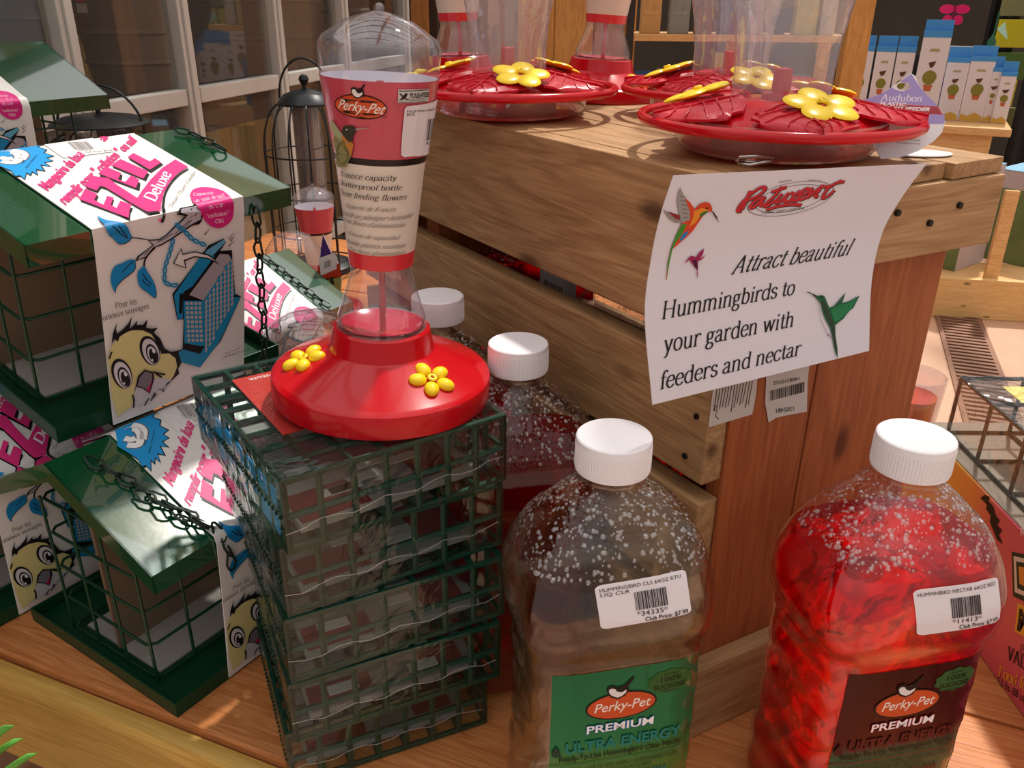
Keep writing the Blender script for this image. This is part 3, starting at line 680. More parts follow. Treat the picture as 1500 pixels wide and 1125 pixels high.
# bottles standing inside the crate on the riser
bottle(0, 0, REDL, .235, 'red bottle inside the crate, seen through the upper gap left of the packet', az=RD, zoff=.046, pos=cr(.100, .365))
bottle(0, 0, CLRL, .16, 'beaded clear bottle inside the crate, seen through the gap left of the sign', az=RD, zoff=.046, pos=cr(.100, .195))
bottle(0, 0, REDL, .235, 'red bottle inside the crate, showing in the low gap by the end planks', az=RD, zoff=.046, pos=cr(.100, .075))
pk = empty('price_packet', cr(.065, .25, .046), None, 'pink and white packet with a barcode, seen through the crate gap', 'packet')
ob_ = board('card', cr(.065, .25, .046), LD, .046, .010, .255, plain('packet_white', 'E6DDE0', rough=.5), parent=pk); ob_.location = (0, 0, 0)
_A = cr(.0645, 0); PKS = Surf(lambda u, v: _A + Lv * u + np.array([0, 0, v]), .27, .28); a = Art(PKS)
a.uvpoly([(.2505, .15), (.2955, .15), (.2955, .262), (.2505, .262)], 'E86AA0'); a.up(); a.uvpoly([(.254, .250), (.292, .250), (.292, .290), (.254, .290)], 'F2ECEE'); a.up()
for i in range(11): a.uvpoly([(.258 + i * .0027, .262), (.2592 + i * .0027, .262), (.2592 + i * .0027, .28), (.258 + i * .0027, .28)], '2E2A2C')
a.build('packet_print', ob_)
# ================================================================ green suet feeders with wrap-over cards
GRN = plain('green_enamel', '0F4A2A', rough=.16, spec=.5, coat=1, bump=.06, bscale=30, ior=1.5)
GRN.node_tree.nodes['Principled BSDF'].inputs['Coat IOR'].default_value = 2.0
GRW = plain('green_wire_coat', '0E3B26', rough=.35, spec=.5)
DKC = plain('chain_black_green', '15291E', rough=.4, metal=.3)
CARD = plain('card_paper', 'E8E4E0', rough=.38, spec=.5, bump=.05, bscale=25)
GRT = plain('green_tray_enamel', '0C3A22', rough=.35, spec=.4, bump=.06, bscale=30)
SUET = plain('kraft_board', '7E6650', rough=.8, bump=.2, bscale=50)
SUET2 = plain('grey_board', '9A948C', rough=.8)
def lean(o, az, pa, pb):
    """orient: local +Y along azimuth az, then tip about it by pa and about the cross axis by pb"""
    a = az2(az - 90); b = az2(az); z = np.array([0, 0, 1.])
    c, s_ = cos(pa), sin(pa); a, z = c * a + s_ * z, c * z - s_ * a
    c, s_ = cos(pb), sin(pb); b, z = c * b + s_ * z, c * z - s_ * b
    L = o.location.copy(); x = -a
    o.matrix_basis = Matrix(((x[0], b[0], z[0], L[0]), (x[1], b[1], z[1], L[1]), (x[2], b[2], z[2], L[2]), (0, 0, 0, 1)))
def chain(pts, parent, r=.0010, lk=.0175, wd=.0040, mat=None, name='chain', flat=None):
    """open S-links threaded along a path (local coordinates)"""
    p = [Vector([float(c) for c in q]) for q in pts]; d = [0]
    for a, b in zip(p, p[1:]): d.append(d[-1] + (b - a).length)
    n = max(2, int(d[-1] / (lk * .74))); m = MB()
    def at(s):
        s = max(0, min(d[-1], s))
        for i in range(len(p) - 1):
            if s <= d[i+1] + 1e-9: return p[i].lerp(p[i+1], (s - d[i]) / ((d[i+1] - d[i]) or 1))
        return p[-1]
    for i in range(n):
        s = d[-1] * (i + .5) / n; c = at(s); t = (at(s + .003) - at(s - .003)).normalized(); u = t.orthogonal().normalized(); w = t.cross(u)
        e = u if i % 2 else w; e = (u * cos(.6 + (i % 2) * 1.3) + w * sin(.6 + (i % 2) * 1.3))
        if flat:
            nf = Vector(flat).normalized(); sd_ = t.cross(nf).normalized(); ph = .75 if i % 2 else -.2; e = sd_ * cos(ph) + nf * sin(ph)
        ring = []
        for k in range(12):
            a = 2 * PI * k / 12; ring.append(c + t * (cos(a) * lk / 2) + e * (sin(a) * wd * (1.25 if cos(a) > 0 else .8)))
        m.tube(ring, r, n=5, closed=True)
    return m.build(name, mat or DKC, parent, smooth=True)
# feeder local frame: origin = near tray corner, -X goes to the left-back (a), +Y along the eave (b), Z up
FD = dict(H=.145, R=.2, W=.23, L=.21, e=.012, T=.206)
def feeder(o, H, R, W, L, e, T, k1, k2, chainpath=None, H2=None):
    H2 = H if H2 is None else H2
    lip = .014; th = .0015
    def prism_ab(pts): pass
    m = MB()      # tray: floor sheet with turned-up lips
    m.box(-T, 0, 0, L, 0, .002); m.box(-T, 0, 0, .0016, .002, lip); m.box(-T, 0, L - .0016, L, .002, lip); m.box(-.0016, 0, .0016, L - .0016, .002, lip); m.box(-T, -T + .0016, .0016, L - .0016, .002, lip)
    tray = m.build('tray', GRT, o, bevel=.0004)
    a0, ar, a1 = e, -(W / 2 - e), -(W - e); b0, b1 = -.004, L + .004     # x of near eave, ridge, far eave
    m = MB(); X = [a0, ar, a1]; Z = [H, R, H]
    v = []
    for (x, z) in ((a0, H - .016), (a0, H), (ar, R), (a1, H2), (a1, H2 - .016)):
        v += [(x, b0, z), (x, b1, z)]
    for (x, z) in ((a0 - th, H - .016), (a0 - th, H - th), (ar, R - th * 1.3), (a1 + th, H2 - th), (a1 + th, H2 - .016)):
        v += [(x, b0 + th, z), (x, b1 - th, z)]
    f = [(2*i, 2*i+2, 2*i+3, 2*i+1) for i in range(4)] + [(10+2*i, 11+2*i, 13+2*i, 12+2*i) for i in range(4)] + [(0, 1, 11, 10), (8, 18, 19, 9)]
    m.add(v, f)
    for y0, y1 in ((b0, b0 + th), (b1 - th, b1)):       # gable-end lips follow the rake
        for (xa, za), (xb, zb) in (((a0, H), (ar, R)), ((ar, R), (a1, H2))):
            q = [(xa, y0, za), (xb, y0, zb), (xb, y0, zb - .016), (xa, y0, za - .016)]; q += [(x, y1, z) for x, _, z in q]
            m.add(q, [(0, 1, 2, 3), (7, 6, 5, 4), (0, 4, 5, 1), (1, 5, 6, 2), (2, 6, 7, 3), (3, 7, 4, 0)])
    roof = m.build('roof', GRN, o)
    # wire cage
    ca0, ca1, cb0, cb1, zt = -.043 * T / .206, -T + .043 * T / .206, .014, L - .014, min(H - .004, H2 + .024)
    fr = MB(); r = .0014
    corners = [(ca0, cb0), (ca0, cb1), (ca1, cb1), (ca1, cb0)]
    def rr(z, k=.006):
        pts = []
        for i, (x, y) in enumerate(corners):
            p0 = np.array(corners[i - 1]); p1 = np.array((x, y)); p2 = np.array(corners[(i + 1) % 4])
            pts += [tuple(p1 + (p0 - p1) / np.linalg.norm(p0 - p1) * k) + (z,), tuple(p1 + (p2 - p1) / np.linalg.norm(p2 - p1) * k) + (z,)]
        return pts
    zs = [.006 + (zt - .006) * i / 4 for i in range(5)]
    for z in zs: fr.tube(rr(z), r, n=6, closed=True)
    nb, na = max(2, round((cb1 - cb0) / .036)), max(2, round((ca0 - ca1) / .036))
    for i in range(nb + 1):
        y = cb0 + (cb1 - cb0) * i / nb
        for x in (ca0, ca1): fr.tube([(x, y, .003), (x, y, zt)], r, n=6)
    for i in range(1, na):
        x = ca0 + (ca1 - ca0) * i / na
        for y in (cb0, cb1): fr.tube([(x, y, .003), (x, y, zt)], r, n=6)
    fr.build('wire_cage', GRW, o, smooth=True)
    MB().box(ca1 * .53 + ca0 * .47, ca1 * .50 + ca0 * .50, cb0 + .006, cb1 - .006, .004, zt - .004).build('backing_board', SUET, o)
    MB().box(ca1 + .008, ca0 - .008, cb0 + .008, cb1 - .008, .0022, .004).build('cage_floor', SUET2, o)
    # card wrapped over both slopes, hanging to the tray
    s1 = math.hypot(a0 - ar, R - H)
    def path(v):      # v<0 back slope, 0 ridge, s1 eave, then straight down
        dx, dz = (a0 - ar) / s1, (H - R) / s1
        off = .0022
        if v < 0:
            return np.array([ar - dx * -v, 0, R + (H2 - R) / s1 * -v]) + np.array([0, 0, off])
        rb = .005
        if v <= s1 - rb: return np.array([ar + dx * v, 0, R + dz * v]) + np.array([-dz, 0, dx]) * off
        if v >= s1 + rb: return np.array([a0 + off + .0004, 0, H - (v - s1)]) + np.array([-.014 * min(1, (v - s1) / H) ** 1.2, 0, 0])
        t = (v - (s1 - rb)) / (2 * rb); p0 = path(s1 - rb); p2 = path(s1 + rb); p1 = np.array([a0 + .006, 0, H + .004])
        return (1-t)**2 * p0 + 2*t*(1-t) * p1 + t*t * p2
    M = np.array(wm(o)); Wc = (k2 - k1) * L
    def f(u, v):
        p = path(v); q = np.array([p[0], k1 * L + u, p[2], 1]); return (M @ q)[:3]
    S_ = Surf(f, Wc / 2, s1 * .6); S_.s1 = s1; S_.Wc = Wc; S_.H = H
    vb = s1 + H - .002
    nrm_ = (-(R - H), 0, a0 - ar); nrm_ = ((R - H), 0, (a0 - ar))
    m = MB(); nv = 44; vs = [-.05 + (vb + .05) * j / nv for j in range(nv + 1)]; w = 7
    top = [S_.at(Wc * i / (w - 1), v_, 0) for v_ in vs for i in range(w)]; bot = [S_.at(Wc * i / (w - 1), v_, -.0009) for v_ in vs for i in range(w)]
    n = len(top); fc = []
    for j in range(nv):
        for i in range(w - 1): q = (j*w+i, j*w+i+1, (j+1)*w+i+1, (j+1)*w+i); fc += [q, tuple(x + n for x in q[::-1])]
        for i in (0, w - 1): fc.append((j*w+i, (j+1)*w+i, (j+1)*w+i+n, j*w+i+n))
    for i in range(w - 1):
        for j in (0, nv): fc.append((j*w+i, j*w+i+1, j*w+i+1+n, j*w+i+n))
    m.add(top + bot, fc); card = m.build('wrap_card', CARD, o, world=True, smooth=60, label='white printed card wrapped over the roof')
    if chainpath:
        for cp in chainpath:
            steep = abs(cp[0][2] - cp[-1][2]) > .1 and len(cp) < 5
            chain([(x, y, z) for x, y, z in cp], o, flat=None if steep else nrm_)
    return S_, card
def rp(F, a, b, up=.004):       # point lying on the near slope: a = 0 at eave .. 1 at ridge, b in metres
    x0, xr = F['e'], -(F['W'] / 2 - F['e']); return (x0 + (xr - x0) * a, b, F['H'] + (F['R'] - F['H']) * a + up)
F1 = dict(H=.170, R=.205, W=.305, L=.208, e=.018, T=.262)
fd1 = empty('suet_feeder', (-.349, .567, .205), None, 'green suet feeder leaning on the lower two, its printed card fully in view', 'bird feeder')
lean(fd1, 38.0, .151, .022)
F1['R'] = .181; F1['H2'] = .128
S1, card1 = feeder(fd1, k1=.197, k2=.788, **F1, chainpath=[
    [rp(F1, .95, F1['L'] * .96), rp(F1, .8, F1['L'] * .99), rp(F1, .55, F1['L'] * 1.0)],
    [(F1['e'] + .003, F1['L'] * .84, F1['H'] - .01), (F1['e'] + .006, F1['L'] * .835, .10), (F1['e'] + .004, F1['L'] * .85, .05), (F1['e'] + .004, F1['L'] * .84, .012)]])
fd2 = empty('suet_feeder', (-.262, .492, 0), None, 'lower green suet feeder left of the cage stack, chain down its shiny roof', 'bird feeder')
lean(fd2, 33, 0, 0)
S2, card2 = feeder(fd2, k1=.24, k2=.80, **FD, chainpath=[
    [rp(FD, .88, .022), rp(FD, .6, .033), rp(FD, .3, .044), rp(FD, .02, .056), (FD['e'] + .004, .058, FD['H'] - .012), (FD['e'] + .004, .06, FD['H'] - .03)],
    [rp(FD, .5, .030, .006), rp(FD, .25, .042, .006), rp(FD, .05, .050, .006)]])
o4 = P(28, 903) - az2(33) * .05
fd4 = empty('suet_feeder', (o4[0], o4[1], 0), None, 'green suet feeder at lower left, mostly behind the one with the shiny roof', 'bird feeder')
lean(fd4, 33, 0, 0); S4, card4 = feeder(fd4, k1=.24, k2=.80, **FD)
fd5 = empty('suet_feeder', (-.343, .905, 0), None, 'green suet feeder further back beside the clear bottle feeder, chain lying across its roof', 'bird feeder')
lean(fd5, 33, 0, 0); S5, card5 = feeder(fd5, k1=.12, k2=.74, **FD, chainpath=[[rp(FD, .98, .166), rp(FD, .7, .168), rp(FD, .35, .17), rp(FD, .02, .172)]])
c3 = PY(145, 138, 1.05); o3 = c3 - az2(33) * FD['L']
fd3 = empty('suet_feeder', (o3[0], o3[1], c3[2] - FD['H']), None, 'green suet feeder highest at the left edge, in front of the white window', 'bird feeder')
lean(fd3, 33, 0, 0); S3, card3 = feeder(fd3, k1=.02, k2=.56, **FD)
CB = plain('corrugated_box', 'A9835A', rough=.8, vary=.08)
bx = empty('cardboard_box', (o3[0], o3[1], 0), 33, 'brown cardboard box under the topmost left feeder', 'box')
MB().box(-.20, -.006, .006, .2, 0, c3[2] - FD['H'] - .001).build('carton', CB, bx, bevel=.002)

# ---- print on the cards, laid out once on the front card and repeated on the others
A1 = Art(S1, z=(0, 180, 4.1667))
BLU, PNK, BLK, GRY, YEL = '1E94D6', 'E2347E', '161214', 'B9B4BC', 'E2D98A'
A1.poly([(0, 128), (225, 104), (255, 120), (235, 150), (290, 165), (275, 185), (335, 205), (290, 218), (330, 235), (275, 245), (315, 270), (255, 262), (280, 300), (225, 290), (235, 325), (200, 305), (190, 328), (165, 312), (155, 352), (125, 330), (95, 335), (70, 300), (0, 270)], BLK); A1.up()
A1.poly([(-60, 133), (0, 130), (218, 108), (246, 122), (226, 150), (280, 168), (265, 185), (322, 206), (280, 216), (318, 236), (265, 243), (300, 268), (245, 258), (268, 295), (218, 284), (228, 318), (196, 298), (186, 320), (162, 304), (150, 345), (122, 322), (95, 328), (70, 295), (0, 265), (-60, 240)], BLU); A1.up()
for pts in ([(10, 240), (90, 245), (118, 215), (100, 190), (65, 185)], [(-10, 168), (40, 165), (120, 178), (148, 200), (130, 228)], [(0, 215), (45, 222), (80, 220)]):
    A1.line(pts, .0085, '6A6A72', smooth=True)
A1.up()
for pts in ([(10, 240), (90, 245), (118, 215), (100, 190), (65, 185)], [(-10, 168), (40, 165), (120, 178), (148, 200), (130, 228)], [(0, 215), (45, 222), (80, 220)]):
    A1.line(pts, .0062, 'F4F2F0', smooth=True)
A1.text('WILD BIRD', (140, 255), (180, 208), (132, 248), BLK, font='sans'); A1.text('SPECIALTY PRODUCTS', (163, 285), (228, 205), (155, 277), BLK, font='sans')
A1.poly([(262, 92), (560, 68), (700, 178), (390, 218)], 'E6E2E0'); A1.up()
A1.text('EZ FILL DELUXE 99 FULL SZT', (270, 118), (560, 100), (266, 104), '8A8486', font='sans'); A1.bars((408, 122), (528, 118), (455, 168), 17, '3A3436')
A1.text('*34245*', (470, 178), (570, 172), (462, 168), '4A4446', font='sans'); A1.text('Club Price: $9.99', (520, 188), (690, 176), (512, 178), '4A4446', font='sans')
A1.text('Mangeoire de luxe', (292, 420), (520, 200), (228, 380), PNK, font='sans', bold=.03)
A1.text('à', (640, 118), (662, 92), (592, 86), PNK, font='sans', bold=.03)
A1.text('remplir pour " collation " ou suif', (400, 505), (842, 110), (345, 462), PNK, font='sans', bold=.035)
def block(pl):
    A1.poly([(x + 8, y + 13) for x, y in pl], BLK)
for pl in ([(530, 405), (595, 440), (578, 480), (640, 515), (655, 455), (690, 462), (678, 500), (718, 525), (735, 485), (805, 515), (785, 588), (485, 470)],
           [(518, 390), (560, 328), (662, 342), (722, 388), (850, 470), (985, 600), (900, 548), (800, 492), (645, 398), (612, 388), (590, 418)],
           [(655, 275), (740, 310), (735, 345), (770, 355), (800, 330), (850, 360), (845, 405), (600, 315)],
           [(735, 225), (905, 305), (885, 345), (680, 262)], [(815, 188), (935, 240), (955, 225), (990, 245), (915, 295), (780, 212)]):
    block(pl)
A1.up()
for pl in ([(520, 405), (595, 440), (575, 475), (632, 505), (655, 450), (695, 462), (675, 505), (712, 525), (735, 480), (803, 502), (785, 585), (485, 470)],
           [(518, 390), (560, 328), (662, 342), (722, 388), (850, 470), (985, 600), (900, 548), (800, 492), (645, 398), (612, 388), (590, 418)],
           [(655, 275), (740, 310), (720, 350), (765, 365), (800, 325), (850, 350), (830, 402), (600, 312)],
           [(735, 225), (905, 300), (875, 345), (680, 262)], [(815, 188), (915, 240), (945, 220), (985, 245), (915, 290), (780, 212)]):
    A1.poly(pl, PNK)
A1.up()
A1.poly([(838, 465), (870, 415), (920, 350), (990, 280), (1070, 228), (1148, 272), (1090, 310), (1040, 360), (1000, 430), (985, 500), (975, 598), (900, 545), (830, 480)], PNK); A1.up()
A1.line([(1150, 285), (1095, 320), (1045, 372), (1008, 440), (998, 500), (988, 600)], .0018, BLK, smooth=True)
A1.text('Deluxe', (945, 490), (1048, 318), (875, 462), 'FBF4F6', thick=.13, thin=.05)
A1.text('"Snak"/Suet Feeder', (1055, 535), (1200, 305), (1025, 515), '2A2426', thick=.06)
A1.poly([(1160, 440), (1180, 412), (1230, 398), (1300, 402), (1370, 425), (1412, 465), (1424, 520), (1415, 580), (1380, 622), (1330, 640), (1280, 625), (1245, 590), (1215, 530), (1180, 490)], 'D82A80', smooth=True); A1.up()
for t, p0, p1, tp in (('Capacité :', (1180, 452), (1320, 440), (1178, 434)), ('un pain de suif', (1190, 492), (1375, 458), (1186, 472)), ('ou une', (1272, 522), (1356, 508), (1270, 498)), ('"collation"', (1258, 580), (1395, 556), (1256, 556)), ('C&S', (1308, 612), (1362, 604), (1306, 588))):
    A1.text(t, p0, p1, tp, 'F8DCE6', font='sans' if '&' in t else 'serif')
A1.z = (130, 290, 6.25)
# branch
A1.poly([(420, 575), (440, 530), (520, 475), (580, 428), (530, 380), (380, 362), (345, 345), (480, 365), (560, 378), (640, 372), (700, 335), (770, 262), (830, 210), (880, 160), (795, 150), (835, 100), (950, 78), (975, 60), (1040, 150), (1030, 200), (1010, 235), (940, 250), (850, 310), (760, 372), (660, 430), (590, 455), (520, 540), (450, 565)], BLK); A1.up()
A1.poly([(440, 560), (460, 530), (540, 470), (592, 428), (548, 388), (640, 384), (705, 345), (780, 270), (840, 218), (905, 150), (840, 135), (845, 108), (950, 85), (1020, 120), (1020, 190), (930, 238), (840, 300), (750, 362), (650, 420), (580, 448), (515, 530)], GRY); A1.up()
for L_ in ([(620, 400), (700, 360), (760, 320)], [(780, 330), (850, 260), (920, 200)], [(860, 280), (930, 205), (985, 130)], [(540, 478), (500, 520)]): A1.line(L_, .0006, BLK, smooth=True)
A1.line([(600, 450), (540, 510), (505, 570), (500, 620)], .0014, BLK, smooth=True)
def leaf(out, veins):
    A1.poly([(x + 5, y + 7) for x, y in out], BLK, smooth=True); A1.up(); A1.poly(out, '1B86C4', smooth=True); A1.up()
    for v_ in veins: A1.line(v_, .0007, BLK, smooth=True)
leaf([(75, 172), (170, 215), (290, 230), (350, 265), (382, 340), (370, 375), (320, 408), (262, 410), (205, 355), (160, 300), (125, 235)], [[(210, 260), (280, 320), (350, 365)], [(265, 255), (310, 310), (345, 350)]])
leaf([(415, 560), (365, 560), (300, 590), (230, 620), (195, 700), (200, 790), (235, 862), (240, 810), (300, 740), (365, 690), (415, 640)], [[(300, 670), (345, 620), (400, 570)]])
leaf([(500, 615), (450, 655), (435, 710), (455, 800), (520, 850), (598, 905), (605, 830), (575, 740), (530, 670)], [[(480, 740), (510, 780), (550, 800)], [(480, 680), (520, 740), (560, 780)]])
def chn(pts):
    for i in range(len(pts) - 1):
        (x0, y0), (x1, y1) = pts[i], pts[i+1]; n = max(1, round(math.hypot(x1-x0, y1-y0) / 58))
        for k in range(n):
            cx, cy = x0 + (x1-x0) * (k+.5)/n, y0 + (y1-y0) * (k+.5)/n; A1.line(ell(cx, cy, 31, 14, n=12, rot=math.degrees(math.atan2(y1-y0, x1-x0))) + [ell(cx, cy, 31, 14, n=12, rot=math.degrees(math.atan2(y1-y0, x1-x0)))[0]], .0014, '1F86B8')
chn([(790, 235), (870, 300), (940, 375), (1065, 430)]); chn([(765, 370), (735, 490), (690, 620), (680, 760), (740, 795), (810, 790)])
# little feeder drawing
A1.poly([(1190, 480), (1300, 470), (1330, 870), (1385, 895), (1200, 1300), (1060, 1470), (770, 1470), (760, 1400), (850, 1380), (860, 1100), (800, 1110), (755, 875), (1050, 480), (1080, 430), (1225, 365), (1245, 400), (1185, 490)], BLK); A1.up()
A1.poly([(910, 880), (1190, 505), (1270, 510), (1290, 560), (1040, 930)], 'A79FA2')
A1.poly([(770, 885), (1000, 545), (1085, 535), (1145, 520), (940, 800), (860, 850), (850, 1095), (805, 1105)], '1B86B8'); A1.poly([(1070, 470), (1225, 372), (1240, 400), (1120, 525), (1055, 500)], '5FA6C6')
A1.poly([(1040, 935), (1290, 520), (1325, 880), (1070, 1340), (1020, 1350), (865, 1320), (862, 935)], '2089B5')
A1.poly([(770, 1420), (860, 1380), (1010, 1420), (1320, 900), (1380, 900), (1190, 1300), (1010, 1545), (770, 1480)], '2089B5'); A1.up()
A1.poly([(820, 870), (860, 865), (845, 1050), (815, 1050)], BLK)
for i in range(4):
    for j in range(9): x = 878 + i * 38 + j * 2; y = 945 + j * 42; A1.poly([(x, y), (x + 26, y), (x + 26, y + 27), (x, y + 27)], 'B7ABA8')
for i in range(8):
    for j in range(11):
        x = 1052 + i * 34; y = 950 + j * 44 - i * 54
        if y > 560 + max(0, (1290 - x)) * .9 and y < 1420 - (x - 1040) * 1.72: A1.poly([(x, y), (x + 16, y - 34), (x + 26, y - 16), (x + 10, y + 20)], 'B7ABA8')
A1.poly([(760, 592), (838, 450), (850, 505), (960, 480), (1090, 510), (1190, 605), (1080, 550), (960, 535), (870, 570), (885, 638)], BLK); A1.up()
A1.poly([(772, 590), (832, 470), (845, 515), (960, 490), (1080, 520), (1150, 570), (1080, 540), (960, 522), (856, 560), (872, 626)], 'E4DEDC'); A1.up()
for L_ in ([(1270, 435), (1335, 370)], [(1285, 390), (1340, 310)], [(1275, 370), (1318, 300)], [(1048, 330), (1085, 290), (1095, 255)]): A1.line(L_, .0010, BLK, taper=True)
A1.text('Pour les', (232, 1003), (430, 960), (226, 950), '1E1A1C'); A1.text('oiseaux sauvages', (118, 1115), (540, 1000), (112, 1065), '1E1A1C')
# cartoon chick face
A1.z = (140, 440, 6.25)
A1.poly([(100, 520), (125, 420), (200, 330), (300, 270), (410, 260), (520, 310), (560, 400), (600, 480), (700, 470), (760, 560), (740, 640), (690, 720), (600, 760), (500, 690), (420, 720), (350, 780), (325, 960), (190, 1060), (140, 860), (120, 620)], 'D9CE8C'); A1.up()
A1.poly([(340, 850), (365, 780), (430, 790), (500, 700), (600, 700), (690, 715), (640, 780), (600, 820), (560, 800), (540, 880), (400, 960), (345, 970)], 'C9C6CC')
A1.poly([(135, 385), (145, 300), (170, 230), (190, 185), (175, 250), (185, 295), (235, 260), (290, 200), (325, 130), (310, 200), (300, 250), (340, 215), (370, 175), (365, 215), (420, 215), (465, 165), (450, 240), (500, 250), (560, 240), (520, 285), (580, 340), (620, 430), (670, 460), (745, 465), (775, 560), (745, 620), (755, 660), (690, 720), (640, 770), (610, 830), (555, 800), (600, 800), (640, 750), (700, 690), (735, 600), (720, 520), (660, 475), (590, 480), (560, 400), (500, 300), (420, 265), (330, 260), (260, 285), (210, 320), (190, 370), (165, 345)], BLK); A1.up()
for (cx, cy, s_, rt) in ((485, 450, 1.0, -20), (225, 660, 1.02, -20)):
    A1.poly(ell(cx, cy, 88 * s_, 140 * s_, rot=rt), BLK); A1.up(); A1.poly(ell(cx + 8, cy + 10, 72 * s_, 124 * s_, rot=rt), 'D6D2D6'); A1.up()
    A1.poly(ell(cx + 20, cy + 30, 52 * s_, 95 * s_, rot=rt), BLK); A1.up(); A1.poly(ell(cx + 22, cy + 36, 42 * s_, 80 * s_, rot=rt), 'D6D2D6'); A1.up()
    A1.poly(ell(cx + 30, cy + 45, 36 * s_, 68 * s_, rot=rt), BLK); A1.up(); A1.poly(ell(cx + 32, cy, 14, 22, rot=rt), 'E8E6EA'); A1.poly(ell(cx + 20, cy + 85, 9, 10), 'E8E6EA'); A1.up()
A1.poly([(350, 775), (370, 680), (430, 620), (515, 645), (520, 700), (480, 840), (410, 790)], BLK); A1.up()
A1.poly([(365, 768), (385, 690), (435, 635), (500, 655), (495, 720), (450, 800), (400, 775)], '77727A'); A1.poly([(500, 700), (475, 825), (440, 800), (470, 770)], 'C02A5A'); A1.up()
for L_ in ([(430, 950), (470, 880), (490, 905), (525, 830), (520, 870), (545, 840)], [(320, 850), (335, 900), (330, 970)], [(510, 640), (560, 655), (620, 665)], [(530, 655), (590, 690)], [(105, 520), (130, 455)]): A1.line(L_, .0014, BLK)
A1.text('C&S PRODUCTS CO. INC.', (1150, 520), (1400, 440), (1146, 498), '4A4042', font='sans'); A1.text('Fabriqué en Chine', (1165, 480), (1310, 425), (1162, 468), '4A4042', font='sans')
A1.build('card_print', card1)
def recard(Sx, card):
    def f(u, v):
        u2 = u * Sx.Wc / S1.Wc; v2 = v * Sx.s1 / S1.s1 if v < S1.s1 else Sx.s1 + (v - S1.s1) * Sx.H / S1.H
        return Sx.f(u2, v2)
    T_ = Surf(f, S1.Wc / 2, S1.s1 / 2, sgn=1)
    p, n = T_._n(S1.Wc / 2, .03); T_.sgn = 1 if n[2] > 0 else -1
    A1.build('card_print', card, surf=T_)
for Sx, cd in ((S2, card2), (S4, card4), (S5, card5), (S3, card3)): recard(Sx, cd)

# ================================================================ stack of wrapped wire cages
FILM = clear('shrink_film', gloss=.05, rough=.06, bump=.45, bscale=38, dist=.003, dens=.0, tint=(.86, .95, .92))
CW_ = plain('cage_wire_coat', '06382B', rough=.35, spec=.4)
INS = plain('insert_white', '96908C', rough=.6, vary=.45, bscale=60); INR = plain('insert_red', '7E2A30', rough=.5, vary=.4, bscale=90)
def wire_cage(o, w, d, h, seed=0, mat=CW_, r=.0023, step=.0215, film=True):
    rr_ = random.Random(seed)
    def frame(m, pts): m.tube(pts, r * 1.15, n=6, closed=True)
    nx = round(w / step); ny = round(d / step); nz = 2
    for nm, z in (('top_grid', h - r), ('bottom_grid', r)):
        m = MB(); frame(m, [(0, 0, z), (w, 0, z), (w, d, z), (0, d, z)])
        for i in range(1, nx): m.tube([(w * i / nx, 0, z), (w * i / nx, d, z)], r, n=5)
        for i in range(1, ny): m.tube([(0, d * i / ny, z), (w, d * i / ny, z)], r, n=5)
        m.build(nm, mat, o, smooth=True)
    for nm, fn, n in (('front_grid', lambda t: (w * t, 0), nx), ('back_grid', lambda t: (w * t, d), nx), ('side_grid', lambda t: (0, d * t), ny), ('side_grid', lambda t: (w, d * t), ny)):
        m = MB()
        for i in range(n + 1): x, y = fn(i / n); m.tube([(x, y, r), (x, y, h - r)], r, n=5)
        a, b = fn(0), fn(1); m.tube([a + (h / 2,), b + (h / 2,)], r, n=5)
        m.build(nm, mat, o, smooth=True)
    # coiled hinge along the left edge
    hel = [(-.0005 + .0028 * cos(t * .9), d * t / 200, h / 2 + .0028 * sin(t * .9)) for t in range(201)]
    MB().tube(hel, .0006, n=4).build('hinge_coil', mat, o, smooth=True)
    ins = MB().box(.012, w - .012, .012, d - .012, .004, .009).build('insert_card', INS, o, label='white and red printed insert inside')
    m = MB(); m.box(.014, w * .40, .014, d * .28, .009, .0096); m.box(w * .66, w - .020, .02, d * .6, .009, .0096); m.build('insert_print', INR, ins)
    m = MB()
    for k in range(9): x = .02 + rr_.random() * (w - .06); y = .02 + rr_.random() * (d - .05); m.box(x, x + .022, y, y + .009, .0097, .0105)
    m.build('insert_print', STK, ins)
    if film:
        m = MB(); e = .0022
        def skin(u, v):
            per = [(-e, -e), (w + e, -e), (w + e, d + e), (-e, d + e)]; s = u * 4; i = int(s) % 4; t = s - int(s); a, b = per[i], per[(i + 1) % 4]
            k = 1 + .0 * t; sag = -.0012 * sin(t * PI * 3) - .001 * sin(v * PI)
            x, y = a[0] + (b[0] - a[0]) * t, a[1] + (b[1] - a[1]) * t; nx_, ny_ = [(0, -1), (1, 0), (0, 1), (-1, 0)][i]
            return (x + nx_ * sag * -.3, y + ny_ * sag * -.3, .001 + (h - .0005) * v)
        m.grid(skin, 48, 4, closed_u=True)
        m.add([(-e, -e, h + .0006), (w + e, -e, h + .0006), (w + e, d + e, h + .0006), (-e, d + e, h + .0006)], [(0, 1, 2, 3)])
        m.build('shrink_wrap', FILM, o, smooth=True, merge=True)
        # crimped seam lines of film on the front
        m = MB()
        for zz in (h * .35,):
            m.tube([(w * t / 14 - e, -e - .0006, zz + .0022 * sin(t * 1.7 + seed) + .0015 * t / 14) for t in range(15)], .00028, n=4)
        m.build('film_seam', clear('film_edge', gloss=.25, rough=.25, dens=.12), o, smooth=True)
def near(px_, py_, z): q = P(px_, py_, z); return q
